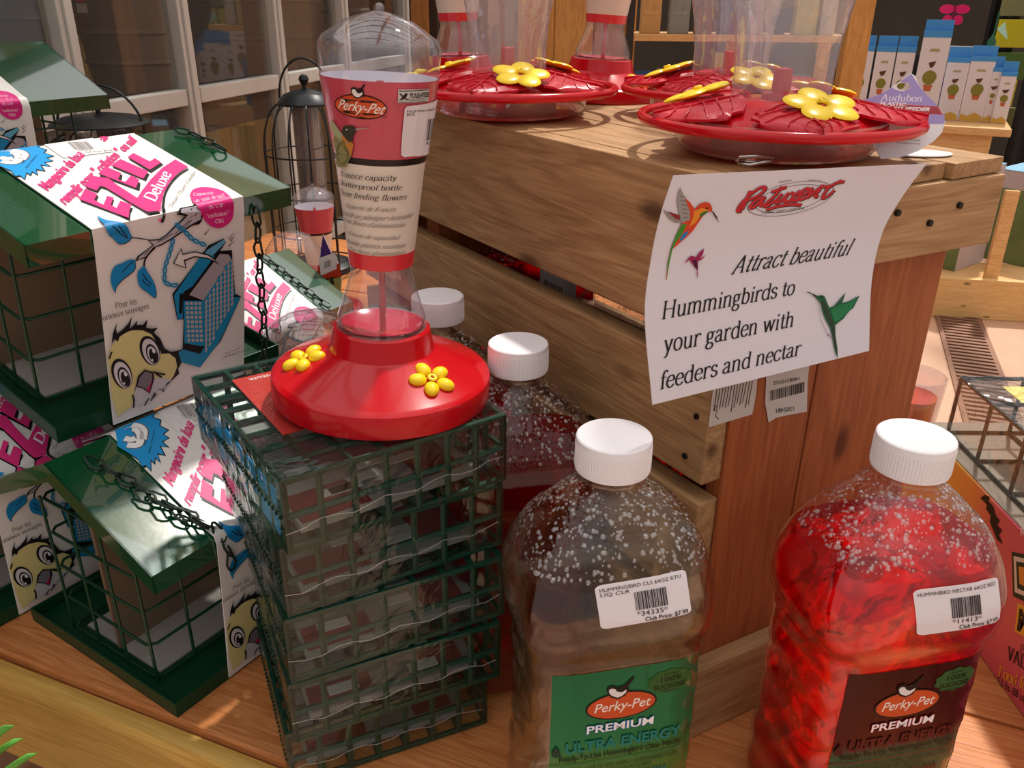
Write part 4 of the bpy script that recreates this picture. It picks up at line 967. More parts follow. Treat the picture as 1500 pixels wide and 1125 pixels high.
lay = [  # near corner pixel of the layer's upper front edge, level, width, depth, azimuth of the front
    ((420, 1072), 0.050, .148, .130, 66, 'bottom of the stack of film-wrapped wire suet cages, standing on the table'),
    ((424, 1000), 0.100, .150, .130, 65, 'second from the bottom in the stack of film-wrapped wire suet cages'),
    ((418, 905), 0.150, .152, .135, 63, 'middle one of the five stacked film-wrapped wire suet cages'),
    ((412, 800), 0.200, .153, .150, 59, 'second from the top in the stack of film-wrapped wire suet cages'),
    ((412, 700), 0.250, .153, .172, 55, 'top film-wrapped wire suet cage of the stack, under the red hourglass feeder')]
for k, (pc, z, w, d, az, lb) in enumerate(lay):
    z *= 1.08; q = P(pc[0], pc[1], z); o = empty('wire_suet_cage', (q[0], q[1], z - .0536), az - 90, lb, 'suet cage', 'stacked wire suet cages')
    wire_cage(o, w, d, .0526, seed=k)
    top = o
# red printed card and blue corner label under the film of the top cage
MB().box(.02, .10, .05, .15, .0527, .0531).build('red_card', ink('D23A35'), top, label='red card showing under the feeder base')
a = Art(plane_surf((0, 0, 0), 0)); 
M_ = np.array(wm(top)); ST = Surf(lambda u, v: (M_ @ np.array([u, v, .0531, 1]))[:3], .05, .1)
a = Art(ST); a.textbox('HUMMINGBIRD FEEDER', .085, .03, .145, -.004, 'F0D8D4'); a.textbox('RED PLASTIC', .08, .045, .135, -.004, 'F0D8D4'); a.build('card_print', top.children[-1])
ins2 = MB().box(-.0012, -.0004, .012, .13, .008, .040).build('side_label', ink('2E8FD0'), top, label='blue and white label at the left end')
SL = Surf(lambda u, v: (M_ @ np.array([-.0013, u, v, 1]))[:3], .05, .02)
a = Art(SL); a.raw([(x, y) for x, y in ribbon([np.array(p) for p in S(.10, .028, .08, .03, .07, .02, .085, .012, .10, .015)], lambda d: .005)[0]], ribbon([np.array(p) for p in S(.10, .028, .08, .03, .07, .02, .085, .012, .10, .015)], lambda d: .005)[1], 'E8E8EC')
a.raw([(x, y) for x, y in ribbon([np.array(p) for p in S(.05, .028, .07, .026, .06, .018, .045, .014, .06, .01)], lambda d: .005)[0]], ribbon([np.array(p) for p in S(.05, .028, .07, .026, .06, .018, .045, .014, .06, .01)], lambda d: .005)[1], 'E8E8EC'); a.build('label_print', ins2)
# ================================================================ hourglass bottle feeders
RED = thru('red_plastic', 'DC1020', .30, .2)
REDC = thru('red_clear_plastic', 'E01428', .30, .22, see=.22)
YLW = plain('yellow_plastic', 'F6D21E', rough=.3, sss=.0)
PLS = clear('feeder_bottle_plastic', gloss=.12, rough=.05, bump=.12, bscale=30, dist=.003, dens=.05, tint=(.97, .96, 1))
LBI = plain('label_inside_white', 'EDE9F0', rough=.5)
LBO = None
def petals(m_parent, c, nrm, size, n=5, name='yellow_flower', mat=None, flat=.45, wide=.32):
    """moulded flower: n puffed petals and a ringed hole, lying in the plane with normal nrm"""
    nz = Vector(nrm).normalized(); u = nz.orthogonal().normalized(); w = nz.cross(u); c = Vector(c); m = MB()
    for k in range(n):
        a = 2 * PI * k / n + .3; d = u * cos(a) + w * sin(a); t = nz.cross(d); pc = c + d * size * (.62 if wide < .4 else .56)
        def f(p, q):
            th = q * PI; ph = p * 2 * PI; x, y, z = sin(th) * cos(ph), sin(th) * sin(ph), cos(th)
            return tuple(pc + d * (x * size * (.40 if wide < .4 else .46)) + t * (y * size * wide) + nz * (z * size * flat * .6))
        m.grid(f, 14, 8, closed_u=True)
    o = m.build(name, mat or YLW, m_parent, smooth=True)
    m = MB()
    def g(p, q):
        k_ = .07 if wide < .4 else .045; a = p * 2 * PI; R = size * k_ * 2.1 + size * k_ * cos(q * 2 * PI); z = size * k_ * sin(q * 2 * PI)
        return tuple(c + u * R * cos(a) + w * R * sin(a) + nz * (z + size * .12))
    m.grid(g, 16, 8, closed_u=True); m.build('feeding_hole', mat or YLW, o, smooth=True)
    return o
def hourglass(loc, label, s=1.0, az=0, sz=1.0, full=True, lean_=None):
    """inverted bottle in a red saucer base; total height .26 m at s=1"""
    o = empty('bottle_feeder', loc, az, label, 'hummingbird feeder')
    o.scale = (s, s, s * sz * .925)
    if lean_: o.rotation_euler = (lean_[0], lean_[1], -math.radians(az))
    zr_ = lambda z: float(np.interp(z, (0, .0165, .0365, .062, .07, .107, .266), (0, .018, .0385, .0525, .061, .0941, .266)))
    class HB(MB):
        def lathe(s_, prof, *a_, **k_): return MB.lathe(s_, [(r, zr_(z)) for r, z in prof], *a_, **k_)
    MBx = HB
    m = MBx(); m.lathe([(.066, 0), (.0728, 0), (.0740, .001), (.0744, .0135), (.0738, .0158), (.0724, .0172), (.0700, .0185), (.0368, .0335), (.0352, .0350), (.0346, .0380), (.0322, .061), (.0305, .063), (.0290, .0625), (.0275, .040), (.060, .015), (.070, .010), (.066, 0)], 72)
    m.build('saucer_base', RED, o, smooth=20)
    for k in range(3):
        a = -.77 + k * 2 * PI / 3; c = (.0515 * cos(a), .0515 * sin(a), .0287); petals(o, (c[0], c[1], c[2] + .0005), (.40 * cos(a), .40 * sin(a), 1), .0155)
    m = MBx(); m.lathe([(0, .052), (.020, .052), (.0285, .064), (.0290, .070), (.0215, .098), (.0195, .107), (.0205, .116), (.0264, .173), (.0350, .226), (.0362, .240), (.0358, .2435), (.0335, .2475), (.020, .2565), (.0075, .2605), (.0030, .2615), (.0030, .2640), (.0018, .2655), (0, .2660)], 64)
    m.build('bottle', PLS, o, smooth=True, label='clear plastic hourglass bottle')
    MBx().lathe([(.0285, .0635), (.0302, .064), (.0302, .0625), (.0285, .0615)], 48).build('clear_collar', PLS, o, smooth=True)
    m = MB(); m.tube([(0.001, 0, .036), (0, 0, .11), (0, 0, .22)], .0022, n=10); m.build('feeding_tube', RED, o, smooth=True)
    MBx().lathe([(0, .054), (.006, .0545), (.022, .062), (.0268, .0645)], 40).build('inner_funnel', plain('red_funnel', 'C82040', rough=.15, spec=.8), o, smooth=True)
    # wrap label from waist to shoulder with its white inside
    rad = [(.0930, .0200), (.1043, .0207), (.1654, .0267), (.2308, .0361)]
    def rz(z):
        for i in range(3):
            if z <= rad[i+1][0] or i == 2: t = (z - rad[i][0]) / (rad[i+1][0] - rad[i][0]); return rad[i][1] * (1-t) + rad[i+1][1] * t
    zt = .2229
    def band(nm, mat, z0, z1, off, nzz=10):
        m = MB(); m.grid(lambda u, v: ((rz(z0 + (z1-z0)*v) + off) * cos(u*2*PI), (rz(z0 + (z1-z0)*v) + off) * sin(u*2*PI), z0 + (z1-z0)*v), 64, nzz, closed_u=True); return m.build(nm, mat, o, smooth=True)
    band('label_back', LBI, .0997, zt, -.0004)
    cream = plain('label_cream', 'E2D6C8', rough=.35, coat=.3); rd = plain('label_red', 'C84A5C', rough=.3, coat=.4, vary=.16, bscale=90); rd2 = plain('label_red_band', 'D9303C', rough=.3, coat=.3); bk = plain('label_black', '1E1012', rough=.4)
    lab = band('wrap_label', cream, .1108, .1714, .0003); band('label_band', rd2, .0997, .1108, .0003, 2).parent = lab
    band('label_band', bk, .1714, .1757, .0003, 2).parent = lab; band('label_band', rd, .1757, zt, .0003).parent = lab
    return o, lab, rz
feet = P(560, 590, .2665)                                       # centre of the base on the top cage
hf, lab, rz_ = hourglass((-.090, .528, .2712), 'big clear hourglass feeder with a red wrap label standing on the wire cage stack', az=0, lean_=(0, .048))
Mh = np.array(wm(hf)); R0 = .030
LS = Surf(lambda u, v: (Mh @ np.array([rz_(v) * sin(u / R0), -rz_(v) * cos(u / R0), v, 1]))[:3], 0, .18)
a = Art(LS, z=(460, 110, 7.5))
logo(a, 518, 343, 286, 134, rot=8)
a.text('TM', (748, 468), (796, 468), (746, 446), '2A1418', font='sans')
a.poly([(918, 152), (1245, 146), (1238, 288), (915, 302)], 'D8D2CC'); a.up(); a.poly([(926, 166), (1240, 152), (1239, 160), (926, 176)], '201A1A'); a.poly([(922, 288), (1232, 278), (1232, 284), (922, 296)], '201A1A')
a.text('YULE-HYDE', (1040, 245), (1242, 232), (1040, 192), '201A1A', font='sans', bold=.03); a.text('ASSOCIATES CO', (1036, 280), (1228, 268), (1036, 254), '4A4242', font='sans')
a.poly([(922, 276), (960, 240), (985, 205), (1010, 190), (1018, 205), (1000, 240), (970, 262)], '201A1A'); a.line([(935, 200), (960, 222), (1005, 262), (1030, 260)], .0007, '201A1A')
a.poly([(1010, 335), (1335, 262), (1338, 400), (1312, 560), (1275, 820), (1240, 862), (1130, 885), (980, 895), (948, 870), (948, 820), (960, 640), (985, 370)], 'E9DFE2'); a.up()
a.text('HUMMINGBIRD 8OZ', (1008, 402), (1320, 365), (1006, 380), '3A3234', font='sans'); a.text('8OZ', (1008, 442), (1096, 436), (1006, 412), '3A3234', font='sans')
a.bars((1235, 478), (1310, 462), (1212, 718), 9, '3A3436'); a.text('*12', (1210, 772), (1272, 760), (1216, 735), '2A2426', font='sans', bold=.02); a.text('Cl', (1238, 840), (1262, 832), (1242, 792), '2A2426', font='sans', bold=.02)
# hummingbird drawing
a.poly([(197, 495), (230, 505), (275, 570), (330, 650), (345, 700), (400, 740), (300, 720), (235, 640), (205, 570)], 'A9AE86', smooth=True); a.up()
a.poly([(240, 650), (300, 700), (400, 740), (440, 760), (432, 850), (400, 930), (360, 1000), (290, 1005), (262, 960), (262, 850), (235, 740)], '8E8A5C', smooth=True); a.up()
a.poly([(330, 650), (380, 690), (440, 740), (438, 800), (410, 880), (385, 800), (330, 740)], 'C8823C', smooth=True); a.poly([(300, 740), (340, 720), (375, 800), (400, 880), (360, 970), (300, 960), (270, 880), (270, 790)], '6B6E40', smooth=True); a.up()
a.poly([(325, 600), (340, 562), (390, 548), (440, 556), (475, 585), (470, 620), (445, 660), (430, 725), (385, 715), (350, 670), (325, 635)], '3E3A2C', smooth=True); a.up()
a.poly([(468, 580), (540, 570), (612, 568), (622, 578), (540, 584), (472, 600)], 'B09A98'); a.poly(ell(378, 592, 9, 8), 'D8D4C8')
a.z = (480, 240, 7.03)
IK = '3A3030'
for t, p0, p1, tp in (('8 ounce capacity', (155, 118), (698, 165), (155, 62)), ('Shatterproof bottle', (148, 205), (750, 262), (146, 155)), ('Three feeding flowers', (148, 300), (792, 358), (148, 248))): a.text(t, p0, p1, tp, IK, thick=.1)
for t, p0, p1, tp in (('-Capacité de 8 onces', (192, 432), (684, 482), (196, 392)), ('Bouteille en plastique incassable', (160, 500), (842, 545), (166, 462)), ('Trois fleurs d\'alimentation', (186, 580), (775, 640), (190, 540)),
                      ('8 onzas de capacidad', (235, 718), (718, 772), (238, 680)), ('Botella plástica resistente', (222, 800), (780, 850), (226, 762)), ('Tres flores alimentadoras', (240, 880), (776, 922), (244, 842))): a.text(t, p0, p1, tp, IK, shear=.25, thick=.08)
r_ = random.Random(2)
for i in range(24): y = 45 + i * 36; x = 1000 - i * 4.4; a.line([(x, y), (x - 3, y + 12 + r_.random() * 12)], .0016, '6A5A58')
a.build('label_print', lab, base=.0007)
# ================================================================ crate-top feeders
ZT = .4253
h2, _, _ = hourglass((.088, .935, ZT), 'hourglass feeder with a red collar on the crate, behind the saucer feeders', s=.98, sz=.80, lean_=(0, .06))
h3, _, _ = hourglass((-.058, .962, ZT), 'hourglass feeder with a red collar at the far left end of the crate top', s=.98, sz=.80, lean_=(0, -.03))
DISH = clear('dish_plastic', gloss=.10, rough=.05, bump=.15, bscale=25, dist=.003, dens=.05, tint=(1, .96, .95))
RES = clear('reservoir_plastic', gloss=.13, rough=.06, bump=.35, bscale=18, dist=.006, dens=.14, tint=(.96, .95, .97))
LEAF = thru('red_leaf_plastic', 'D81830', .25, .34, see=.10)
def maple(o, ang, r0, r1, z0, z1, wd, tz=0):
    """moulded leaf lying on the lid, with a lobed edge, a midrib and side veins"""
    c, s_ = cos(ang), sin(ang); m = MB(); prof = [(0, .25), (.12, .55), (.22, .8), (.32, .72), (.42, 1.0), (.54, .84), (.64, .9), (.76, .56), (.88, .34), (1, .02)]
    def pt(t, k, dz=0):
        for i in range(len(prof) - 1):
            if t <= prof[i+1][0]: q = (t - prof[i][0]) / (prof[i+1][0] - prof[i][0]); w = prof[i][1] * (1-q) + prof[i+1][1] * q; break
        r = r0 + (r1 - r0) * t; y = k * wd * w; z = z0 + (z1 - z0) * t - .004 * k * k + .0012 * abs(sin(k * 7 + t * 5)) + tz + dz
        return (r * c - y * s_, r * s_ + y * c, z)
    nu, nv = 12, 18
    top = [pt(v / nv, u / nu * 2 - 1) for v in range(nv + 1) for u in range(nu + 1)]; bot = [pt(v / nv, u / nu * 2 - 1, -.0016) for v in range(nv + 1) for u in range(nu + 1)]
    n = len(top); w = nu + 1; f = []
    for v in range(nv):
        for u in range(nu): q = (v*w+u, v*w+u+1, (v+1)*w+u+1, (v+1)*w+u); f += [q, tuple(i + n for i in q[::-1])]
        for u in (0, nu): f.append((v*w+u, (v+1)*w+u, (v+1)*w+u+n, v*w+u+n))
    m.add(top + bot, f); lf = m.build('leaf', LEAF, o, smooth=60)
    m = MB(); m.tube([pt(t / 10, 0, .0006) for t in range(11)], .0008, n=5)
    for t in (.12, .28, .44, .6, .74):
        for k in (-1, 1): m.tube([pt(t + .18 * j / 4, k * .9 * j / 4, .0006) for j in range(5)], .0005, n=4)
    m.build('veins', LEAF, lf, smooth=True)
def saucer(loc, label, rot=0.0, s=1.0, hook=False):
    o = empty('saucer_feeder', loc, 0, label, 'hummingbird feeder', None); o.rotation_euler = (0, 0, rot); o.scale = (s, s, s * 1.08)
    MB().lathe([(0, .0015), (.050, .0008), (.062, .003), (.0665, .008), (.0695, .0225), (.0680, .0225), (.0650, .0095), (.060, .005), (0, .0035)], 64).build('clear_dish', DISH, o, smooth=True)
    MB().lathe([(0, .0042), (.042, .0042), (.041, .021), (.020, .026), (.0, .028)], 40).build('red_cup', REDC, o, smooth=40)
    MB().lathe([(0, .0040), (.061, .0040), (.0635, .0075), (.0, .0075)], 48).build('red_reflection_disc', clear('red_reflection_tint', tint=(1, .45, .45), gloss=.06), o, smooth=40)  # thin disc tinted red, its colour standing in for red reflected in the dish
    m = MB(); m.lathe([(.0, .0325), (.030, .0325), (.032, .031), (.046, .0275), (.062, .0235), (.070, .0205), (.0705, .0185), (.0685, .018), (.050, .022), (0, .027)], 64); m.build('lid', REDC, o, smooth=True)
    m = MB(); m.tube([(.0905 * cos(2*PI*k/72), .0905 * sin(2*PI*k/72), .021) for k in range(72)], .0032, n=10, closed=True); m.build('perch_ring', RED, o, smooth=True)
    for k in range(5): maple(o, 2 * PI * k / 5 + .3, .030, .0925, .0345, .0255, .034)
    for k in range(3):
        a = 2 * PI * k / 3 - 1.38 - rot; petals(o, (.054 * cos(a), .054 * sin(a), .0345), (.30 * cos(a), .30 * sin(a), 1), .0235, flat=.16, wide=.41)
    MB().lathe([(.0, .0325), (.0125, .0325), (.0120, .036), (.0062, .0375), (.0060, .050), (0, .051)], 24).build('centre_knob', RED, o, smooth=40)
    m = MB(); m.lathe([(.0320, .0335), (.0318, .050), (.0335, .068), (.0385, .092), (.0435, .118), (.0455, .140), (.044, .158), (.036, .170), (.020, .176), (0, .178)], 56)
    m.build('reservoir', RES, o, smooth=True, label='clear flared bottle')
    if hook:
        m = MB(); m.tube([(q[0] * cos(rot) + q[1] * sin(rot), -q[0] * sin(rot) + q[1] * cos(rot), q[2]) for q in ((-.040, -.066, .004), (-.034, -.0705, .0036), (-.022, -.0712, .006), (-.020, -.0705, .008), (-.030, -.0708, .0085), (-.040, -.068, .0075), (-.041, -.066, .005))], .0009, n=6)
        m.build('wire_clip', plain('steel_wire', 'A8A4A0', rough=.25, metal=1), o, smooth=True)
    return o
sf1 = saucer((.1765, .588, ZT), 'nearest clear dish feeder with red leaf lid, above the hanging sign', rot=-.62, s=1.0, hook=True)
sf2 = saucer((-.006, .778, ZT), 'clear dish feeder with red leaf lid overhanging the left edge of the crate', rot=.35, s=1.03)
sf3 = saucer((.188, .785, ZT), 'clear dish feeder with red leaf lid standing behind the nearest one', rot=.02, s=1.0)
# folded hang tag beside the nearest dish feeder
def tagsheet(name, pts_px, d, label, mats):
    pass
tg = empty('hang_tag', (.345, .66, ZT), None, 'purple, red and white folded teardrop tag standing at the right end of the crate', 'tag')
TY = .70; TAZ = 84
TA0 = P(1345, 232, ZT + .001)
def tsurf(u, v): return TA0 + az2(TAZ) * u + np.array([0, 0, v]) + az2(TAZ - 90) * (v * .35)
TS = Surf(tsurf, 0, .03)
out = [(1334, 107), (1341, 112), (1346, 125), (1356, 138), (1370, 152), (1381, 165), (1384, 180), (1379, 195), (1366, 208), (1345, 221), (1318, 231), (1290, 233), (1270, 190), (1262, 160), (1290, 138), (1312, 124)]
base = Art(TS); g = [base.px(p) for p in out]; hole = [base.px(p) for p in ell(1323, 127, 10, 5.5, n=14, rot=5)]
t = geometry.tessellate_polygon([[Vector((q[0], q[1], 0)) for q in g], [Vector((q[0], q[1], 0)) for q in hole]]); base.raw(g + hole, t, 'x')
c, V, F, k = base.L[0]; m = MB(); m.add([TS.at(u, v, 0) for u, v in V], F); TGM = plain('tag_white', 'EDEAEE', rough=.35)
tgo = m.build('folded_card', TGM, tg, world=True)
so = tgo.modifiers.new('thickness', 'SOLIDIFY'); so.thickness = .0006; so.offset = 0
a = Art(TS)
def clipped(lst, c): a.poly(lst, c)
a.poly([(1334, 108), (1346, 126), (1356, 138), (1374, 156), (1310, 152), (1262, 150), (1266, 146), (1290, 138), (1306, 128), (1312, 132), (1323, 134), (1334, 129), (1330, 122), (1320, 121), (1318, 120)], 'A79AD0')
a.poly([(1263, 150), (1374, 156), (1383, 172), (1380, 168), (1265, 164)], 'DD6A70'); a.poly([(1264, 152), (1373, 156), (1382, 168), (1266, 165)], 'DD6A70'); a.poly([(1268, 166), (1383, 168), (1383, 182), (1270, 180)], 'A79AD0'); a.up()
a.text('Audubon', (1289, 148), (1350, 149), (1289, 138), 'F2F0F6', shear=.25, thick=.1); a.text('PLASTIC', (1288, 154), (1326, 156), (1288, 149), 'F6EEF0', font='sans', bold=.04, shear=.2); a.text('BIRD FEEDER', (1296, 161), (1361, 163), (1298, 156), 'F6EEF0', font='sans', bold=.04, shear=.2)
for y in (200, 205, 210): a.text('www woodlink com to order', (1312, y), (1348, y + 2), (1312, y - 3), '8A888E', font='sans')
a.build('tag_print', tgo)
m = MB(); q0 = P(1330, 234, ZT)
m.lathe([(0, .0005), (.0, .0012), (.024, .0012), (.024, .0005), (0, .0005)], 32); tl = m.build('folded_flap', TGM, tg, world=False, loc=(P(1342, 226, ZT) - np.array([.345, .66, ZT]))); tl.scale = (1, .6, 1)

# ================================================================ hanging sign
row = [(0, (987, 257), (1357, 240), .016), (.22, (969, 312), (1322, 288), .0155), (.45, (955, 375), (1293, 340), .0155), (.70, (945, 460), (1277, 412), .020), (1.0, (956, 593), (1273, 514), .030)]
def rowpt(px_, d): A = cr(0, -d - .004); return onplane(px_[0], px_[1], A, RD)
RW = [(t, rowpt(l, d), rowpt(r, d)) for t, l, r, d in row]
def crv(ts, ps, t):
    i = 0
    while i < len(ts) - 2 and t > ts[i+1]: i += 1
    k = (t - ts[i]) / (ts[i+1] - ts[i]); p1, p2 = ps[i], ps[i+1]; m1 = (ps[i+1] - ps[max(i-1, 0)]) / (ts[i+1] - ts[max(i-1, 0)]); j = min(i+2, len(ts)-1); m2 = (ps[j] - ps[i]) / (ts[j] - ts[i]); h = ts[i+1] - ts[i]
    return (2*k**3-3*k**2+1)*p1 + (k**3-2*k**2+k)*h*m1 + (-2*k**3+3*k**2)*p2 + (k**3-k**2)*h*m2
TS_ = [r[0] for r in RW]; LP = [r[1] for r in RW]; RP_ = [r[2] for r in RW]
WS, HS = .205, .15
def signf(u, v): t = max(-.05, min(1.05, v / HS)); l, r = crv(TS_, LP, t), crv(TS_, RP_, t); return l + (r - l) * (u / WS)
SG = Surf(signf, WS / 2, HS / 2)
sg = empty('hanging_sign', cr(.06, -.02, .42), None, 'white paper sign with hummingbirds and printed words hanging from the crate front', 'sign')
PAPER = plain('sign_paper', 'DDD6DC', rough=.55)
m = MB(); nu, nv = 8, 24
T0 = [SG.at(WS * i / nu, HS * j / nv, 0) for j in range(nv + 1) for i in range(nu + 1)]; B0 = [SG.at(WS * i / nu, HS * j / nv, -.0005) for j in range(nv + 1) for i in range(nu + 1)]
n = len(T0); w = nu + 1; f = []
for j in range(nv):
    for i in range(nu): q = (j*w+i, j*w+i+1, (j+1)*w+i+1, (j+1)*w+i); f += [q, tuple(x + n for x in q[::-1])]
    for i in (0, nu): f.append((j*w+i, (j+1)*w+i, (j+1)*w+i+n, j*w+i+n))
for i in range(nu):
    for j in (0, nv): f.append((j*w+i, j*w+i+1, j*w+i+1+n, j*w+i+n))
m.add(T0 + B0, f); pap = m.build('paper_sheet', PAPER, sg, world=True, smooth=60)
a = Art(SG); K = '17120F'
KW = dict(thick=.088, thin=.034)
for t, p0, p1, tp in (('Attract beautiful', (1070, 402), (1243, 373), (1078, 376)), ('Hummingbirds to', (968, 468), (1163, 431), (969, 442)), ('your garden with', (971, 517), (1162, 478), (971, 490)), ('feeders and nectar', (965, 571), (1172, 520), (965, 545))):
    kw = dict(KW); kw['shear'] = .22 if t[0] in 'A' else .12; a.text(t, p0, p1, tp, K, **kw)
a.z = (1060, 240, 6.25)
for rx, ry in ((405, 140), (330, 112)):
    e = ell(610, 318, rx, ry, n=60, rot=-12); a.line(e + [e[0]], .0004, '3A332E')
a.text('HOME AND GARDEN', (345, 462), (735, 415), (350, 440), '2A2422', font='serif'); a.text('GROW', (500, 175), (620, 158), (498, 160), '3A332E', font='sans'); a.text('WITH US', (770, 152), (890, 158), (772, 140), '3A332E', font='sans'); a.up()
def script(off, w, c):
    o_ = lambda L: [(x + off, y + off) for x, y in L]
    for L_ in ([(160, 425), (125, 430), (150, 370), (250, 270), (330, 215), (375, 215), (350, 260), (270, 310), (215, 330)], [(240, 245), (200, 330), (160, 420)],
               [(360, 300), (290, 330), (240, 385), (260, 400), (310, 360), (370, 305), (330, 370), (360, 380)], [(530, 205), (460, 290), (370, 375), (400, 380), (470, 330)], [(430, 255), (570, 210)],
               [(530, 270), (480, 330), (470, 350), (510, 345), (590, 265), (550, 330), (580, 345)], [(610, 260), (640, 280), (630, 330), (670, 335)], [(700, 240), (640, 290), (590, 350)],
               [(700, 290), (760, 260), (770, 225), (730, 235), (680, 300), (700, 325), (760, 300)], [(800, 215), (790, 260), (760, 310), (860, 225), (870, 240), (830, 290), (860, 300)],
               [(1075, 150), (960, 215), (900, 300), (930, 305), (1010, 240)], [(880, 200), (960, 205), (1020, 175), (1100, 160)], [(385, 420), (480, 390), (600, 370), (705, 375)]):
        a.line(o_(L_), w, c, smooth=True)
script(5, .0030, '1E1210'); a.up(); script(0, .0027, 'C0202C'); a.up()
a.z = (930, 230, 5.114)
a.poly([(335, 225), (372, 305), (410, 400), (415, 460), (380, 495), (345, 490), (325, 420), (310, 330), (320, 260)], '9A938F'); a.poly([(205, 392), (240, 410), (335, 435), (345, 490), (300, 490), (250, 460)], '8E8783'); a.up()
a.poly([(240, 405), (330, 435), (335, 470), (300, 462)], '8A2430')
a.poly([(372, 305), (410, 340), (442, 388), (480, 350), (520, 335), (555, 342), (575, 380), (570, 408), (540, 410), (505, 440), (470, 490), (430, 550), (370, 610), (310, 660), (275, 690), (255, 780), (232, 920), (228, 918), (240, 790), (265, 680), (300, 590), (345, 495), (410, 465), (405, 400), (385, 350)], 'D2401E'); a.up()
a.poly([(345, 500), (385, 500), (350, 570), (300, 640), (275, 690), (255, 780), (232, 920), (240, 790), (265, 680), (300, 590)], '3E8A2A'); a.poly([(400, 545), (385, 580), (340, 630), (328, 620), (350, 575)], '2A7AB0'); a.poly([(440, 400), (500, 380), (560, 400), (520, 405), (480, 440), (450, 490), (400, 520), (430, 450)], 'E58A22'); a.up()
a.poly([(480, 425), (520, 402), (552, 404), (510, 430), (478, 455)], '2E6A2A'); a.poly([(565, 395), (580, 405), (605, 440), (625, 492), (590, 440)], '3A1410'); a.poly(ell(534, 382, 8, 8), '201010')
for i in range(6): a.line([(330 + i * 6, 290 + i * 32), (380 + i * 3, 300 + i * 30)], .0004, '6A6460')
a.poly([(512, 682), (505, 720), (480, 760), (525, 732), (500, 762), (465, 782), (468, 830), (462, 850), (466, 880), (461, 915), (456, 840), (425, 800), (402, 768), (362, 800), (395, 755), (415, 738), (435, 742), (450, 750), (480, 710)], '9A1450'); a.up(); a.poly([(425, 770), (455, 770), (462, 850), (440, 815)], '3A1030')
a.z = (1150, 400, 7.5)
a.poly([(218, 208), (260, 212), (310, 232), (345, 248), (400, 240), (428, 262), (450, 320), (475, 380), (530, 358), (590, 290), (655, 212), (632, 280), (615, 330), (700, 305), (808, 245), (770, 320), (740, 380), (700, 410), (655, 465), (630, 500), (590, 530), (540, 572), (542, 680), (565, 830), (567, 945), (530, 820), (510, 700), (485, 600), (440, 520), (405, 430), (385, 340), (360, 300), (335, 280), (325, 262), (280, 228)], '125A34'); a.up()
a.poly([(490, 400), (560, 360), (700, 320), (780, 275), (720, 380), (640, 460), (560, 530), (525, 520)], '1C7A4A'); a.poly([(385, 290), (430, 330), (520, 540), (545, 720), (562, 900), (530, 780), (500, 600), (430, 450)], '2E3A2A'); a.poly(ell(388, 264, 12, 11), '0E1A14'); a.poly([(218, 205), (262, 210), (325, 245), (338, 275), (320, 262), (270, 222)], '1A1A18')
for i in range(8): a.line([(545 + i * 26, 372 - i * 9), (580 + i * 22, 470 - i * 16)], .0003, '0E4A2A')
a.line([(345, 295), (365, 400), (385, 520), (465, 680), (510, 715)], .0003, '5A4A48', smooth=True); a.poly(ell(466, 678, 9, 9), '6A2A34')
a.build('sign_print', pap)

# ================================================================ right side: printed carton with a black wire basket on it
XB = .412; zt = .132
box = empty('printed_carton', (XB, .30, .0006), None, 'pink and orange printed bird food carton on the table right of the red bottle', 'box')
BXM = MATS.get('x')
mt, nt, b = _new('carton_print_gradient'); N = nt.nodes.new; Lk = nt.links.new
t_ = N('ShaderNodeTexCoord'); s_ = N('ShaderNodeSeparateXYZ'); Lk(t_.outputs['Object'], s_.inputs[0]); mr = N('ShaderNodeMapRange'); mr.inputs['From Min'].default_value = .18; mr.inputs['From Max'].default_value = .38
Lk(s_.outputs['Y'], mr.inputs[0]); r = N('ShaderNodeValToRGB'); Lk(mr.outputs[0], r.inputs[0]); e = r.color_ramp.elements; e[0].position = 0; e[0].color = lin('D8607C'); e[1].position = 1; e[1].color = lin('EBB048'); q = e.new(.6); q.color = lin('D8606C'); q = e.new(.82); q.color = lin('E59A4C')
Lk(r.outputs[0], b.inputs['Base Color']); b.inputs['Roughness'].default_value = .35
cart = MB().box(0, .20, 0, .46, 0, zt).build('carton_body', mt, box, bevel=.001)
MB().box(.002, .198, .002, .458, zt + .0002, zt + .0008).build('carton_top', plain('kraft_top', '8E8070', rough=.5, vary=.2), box)
CSf = Surf(lambda u, v: np.array([XB, .30 + u, v]), .2, .08)
a = Art(CSf, z=(1380, 520, 2.125))
a.poly([(120, 445), (135, 435), (150, 442), (145, 455), (160, 470), (168, 500), (180, 515), (172, 530), (188, 545), (178, 560), (190, 590), (172, 575), (160, 545), (150, 520), (152, 500), (138, 480), (140, 465)], '17110F')
a.poly([(218, 612), (262, 622), (262, 770), (222, 750)], '1C3A28'); a.up(); a.poly([(224, 626), (262, 634), (262, 752), (228, 738)], 'E8E4DC'); a.up(); a.poly([(232, 642), (262, 648), (262, 738), (236, 726)], '1C3A28'); a.up(); a.poly([(240, 658), (262, 662), (262, 722), (243, 712)], 'E0A040')
a.poly([(238, 770), (262, 782), (262, 880), (228, 860)], 'E8B83A'); a.up(); a.text('M', (234, 852), (275, 872), (242, 790), '17110F', font='sans', bold=.05)
a.text('NO MELT', (246, 560), (330, 592), (248, 530), 'F0ECE8', font='sans', bold=.03)
a.text('PERFECT', (243, 925), (330, 975), (247, 898), '17110F'); a.text('VALUE', (204, 945), (300, 1005), (208, 905), '17110F', thick=.12); a.text('Food for wild birds', (176, 1000), (420, 1130), (182, 965), 'F0B03A', thick=.13); a.text('5.5 lbs (88 oz)', (172, 1022), (262, 1085), (176, 1000), '17110F', font='sans')
a.build('carton_print', cart)
BLKW = plain('black_wire', '121110', rough=.4, spec=.3)
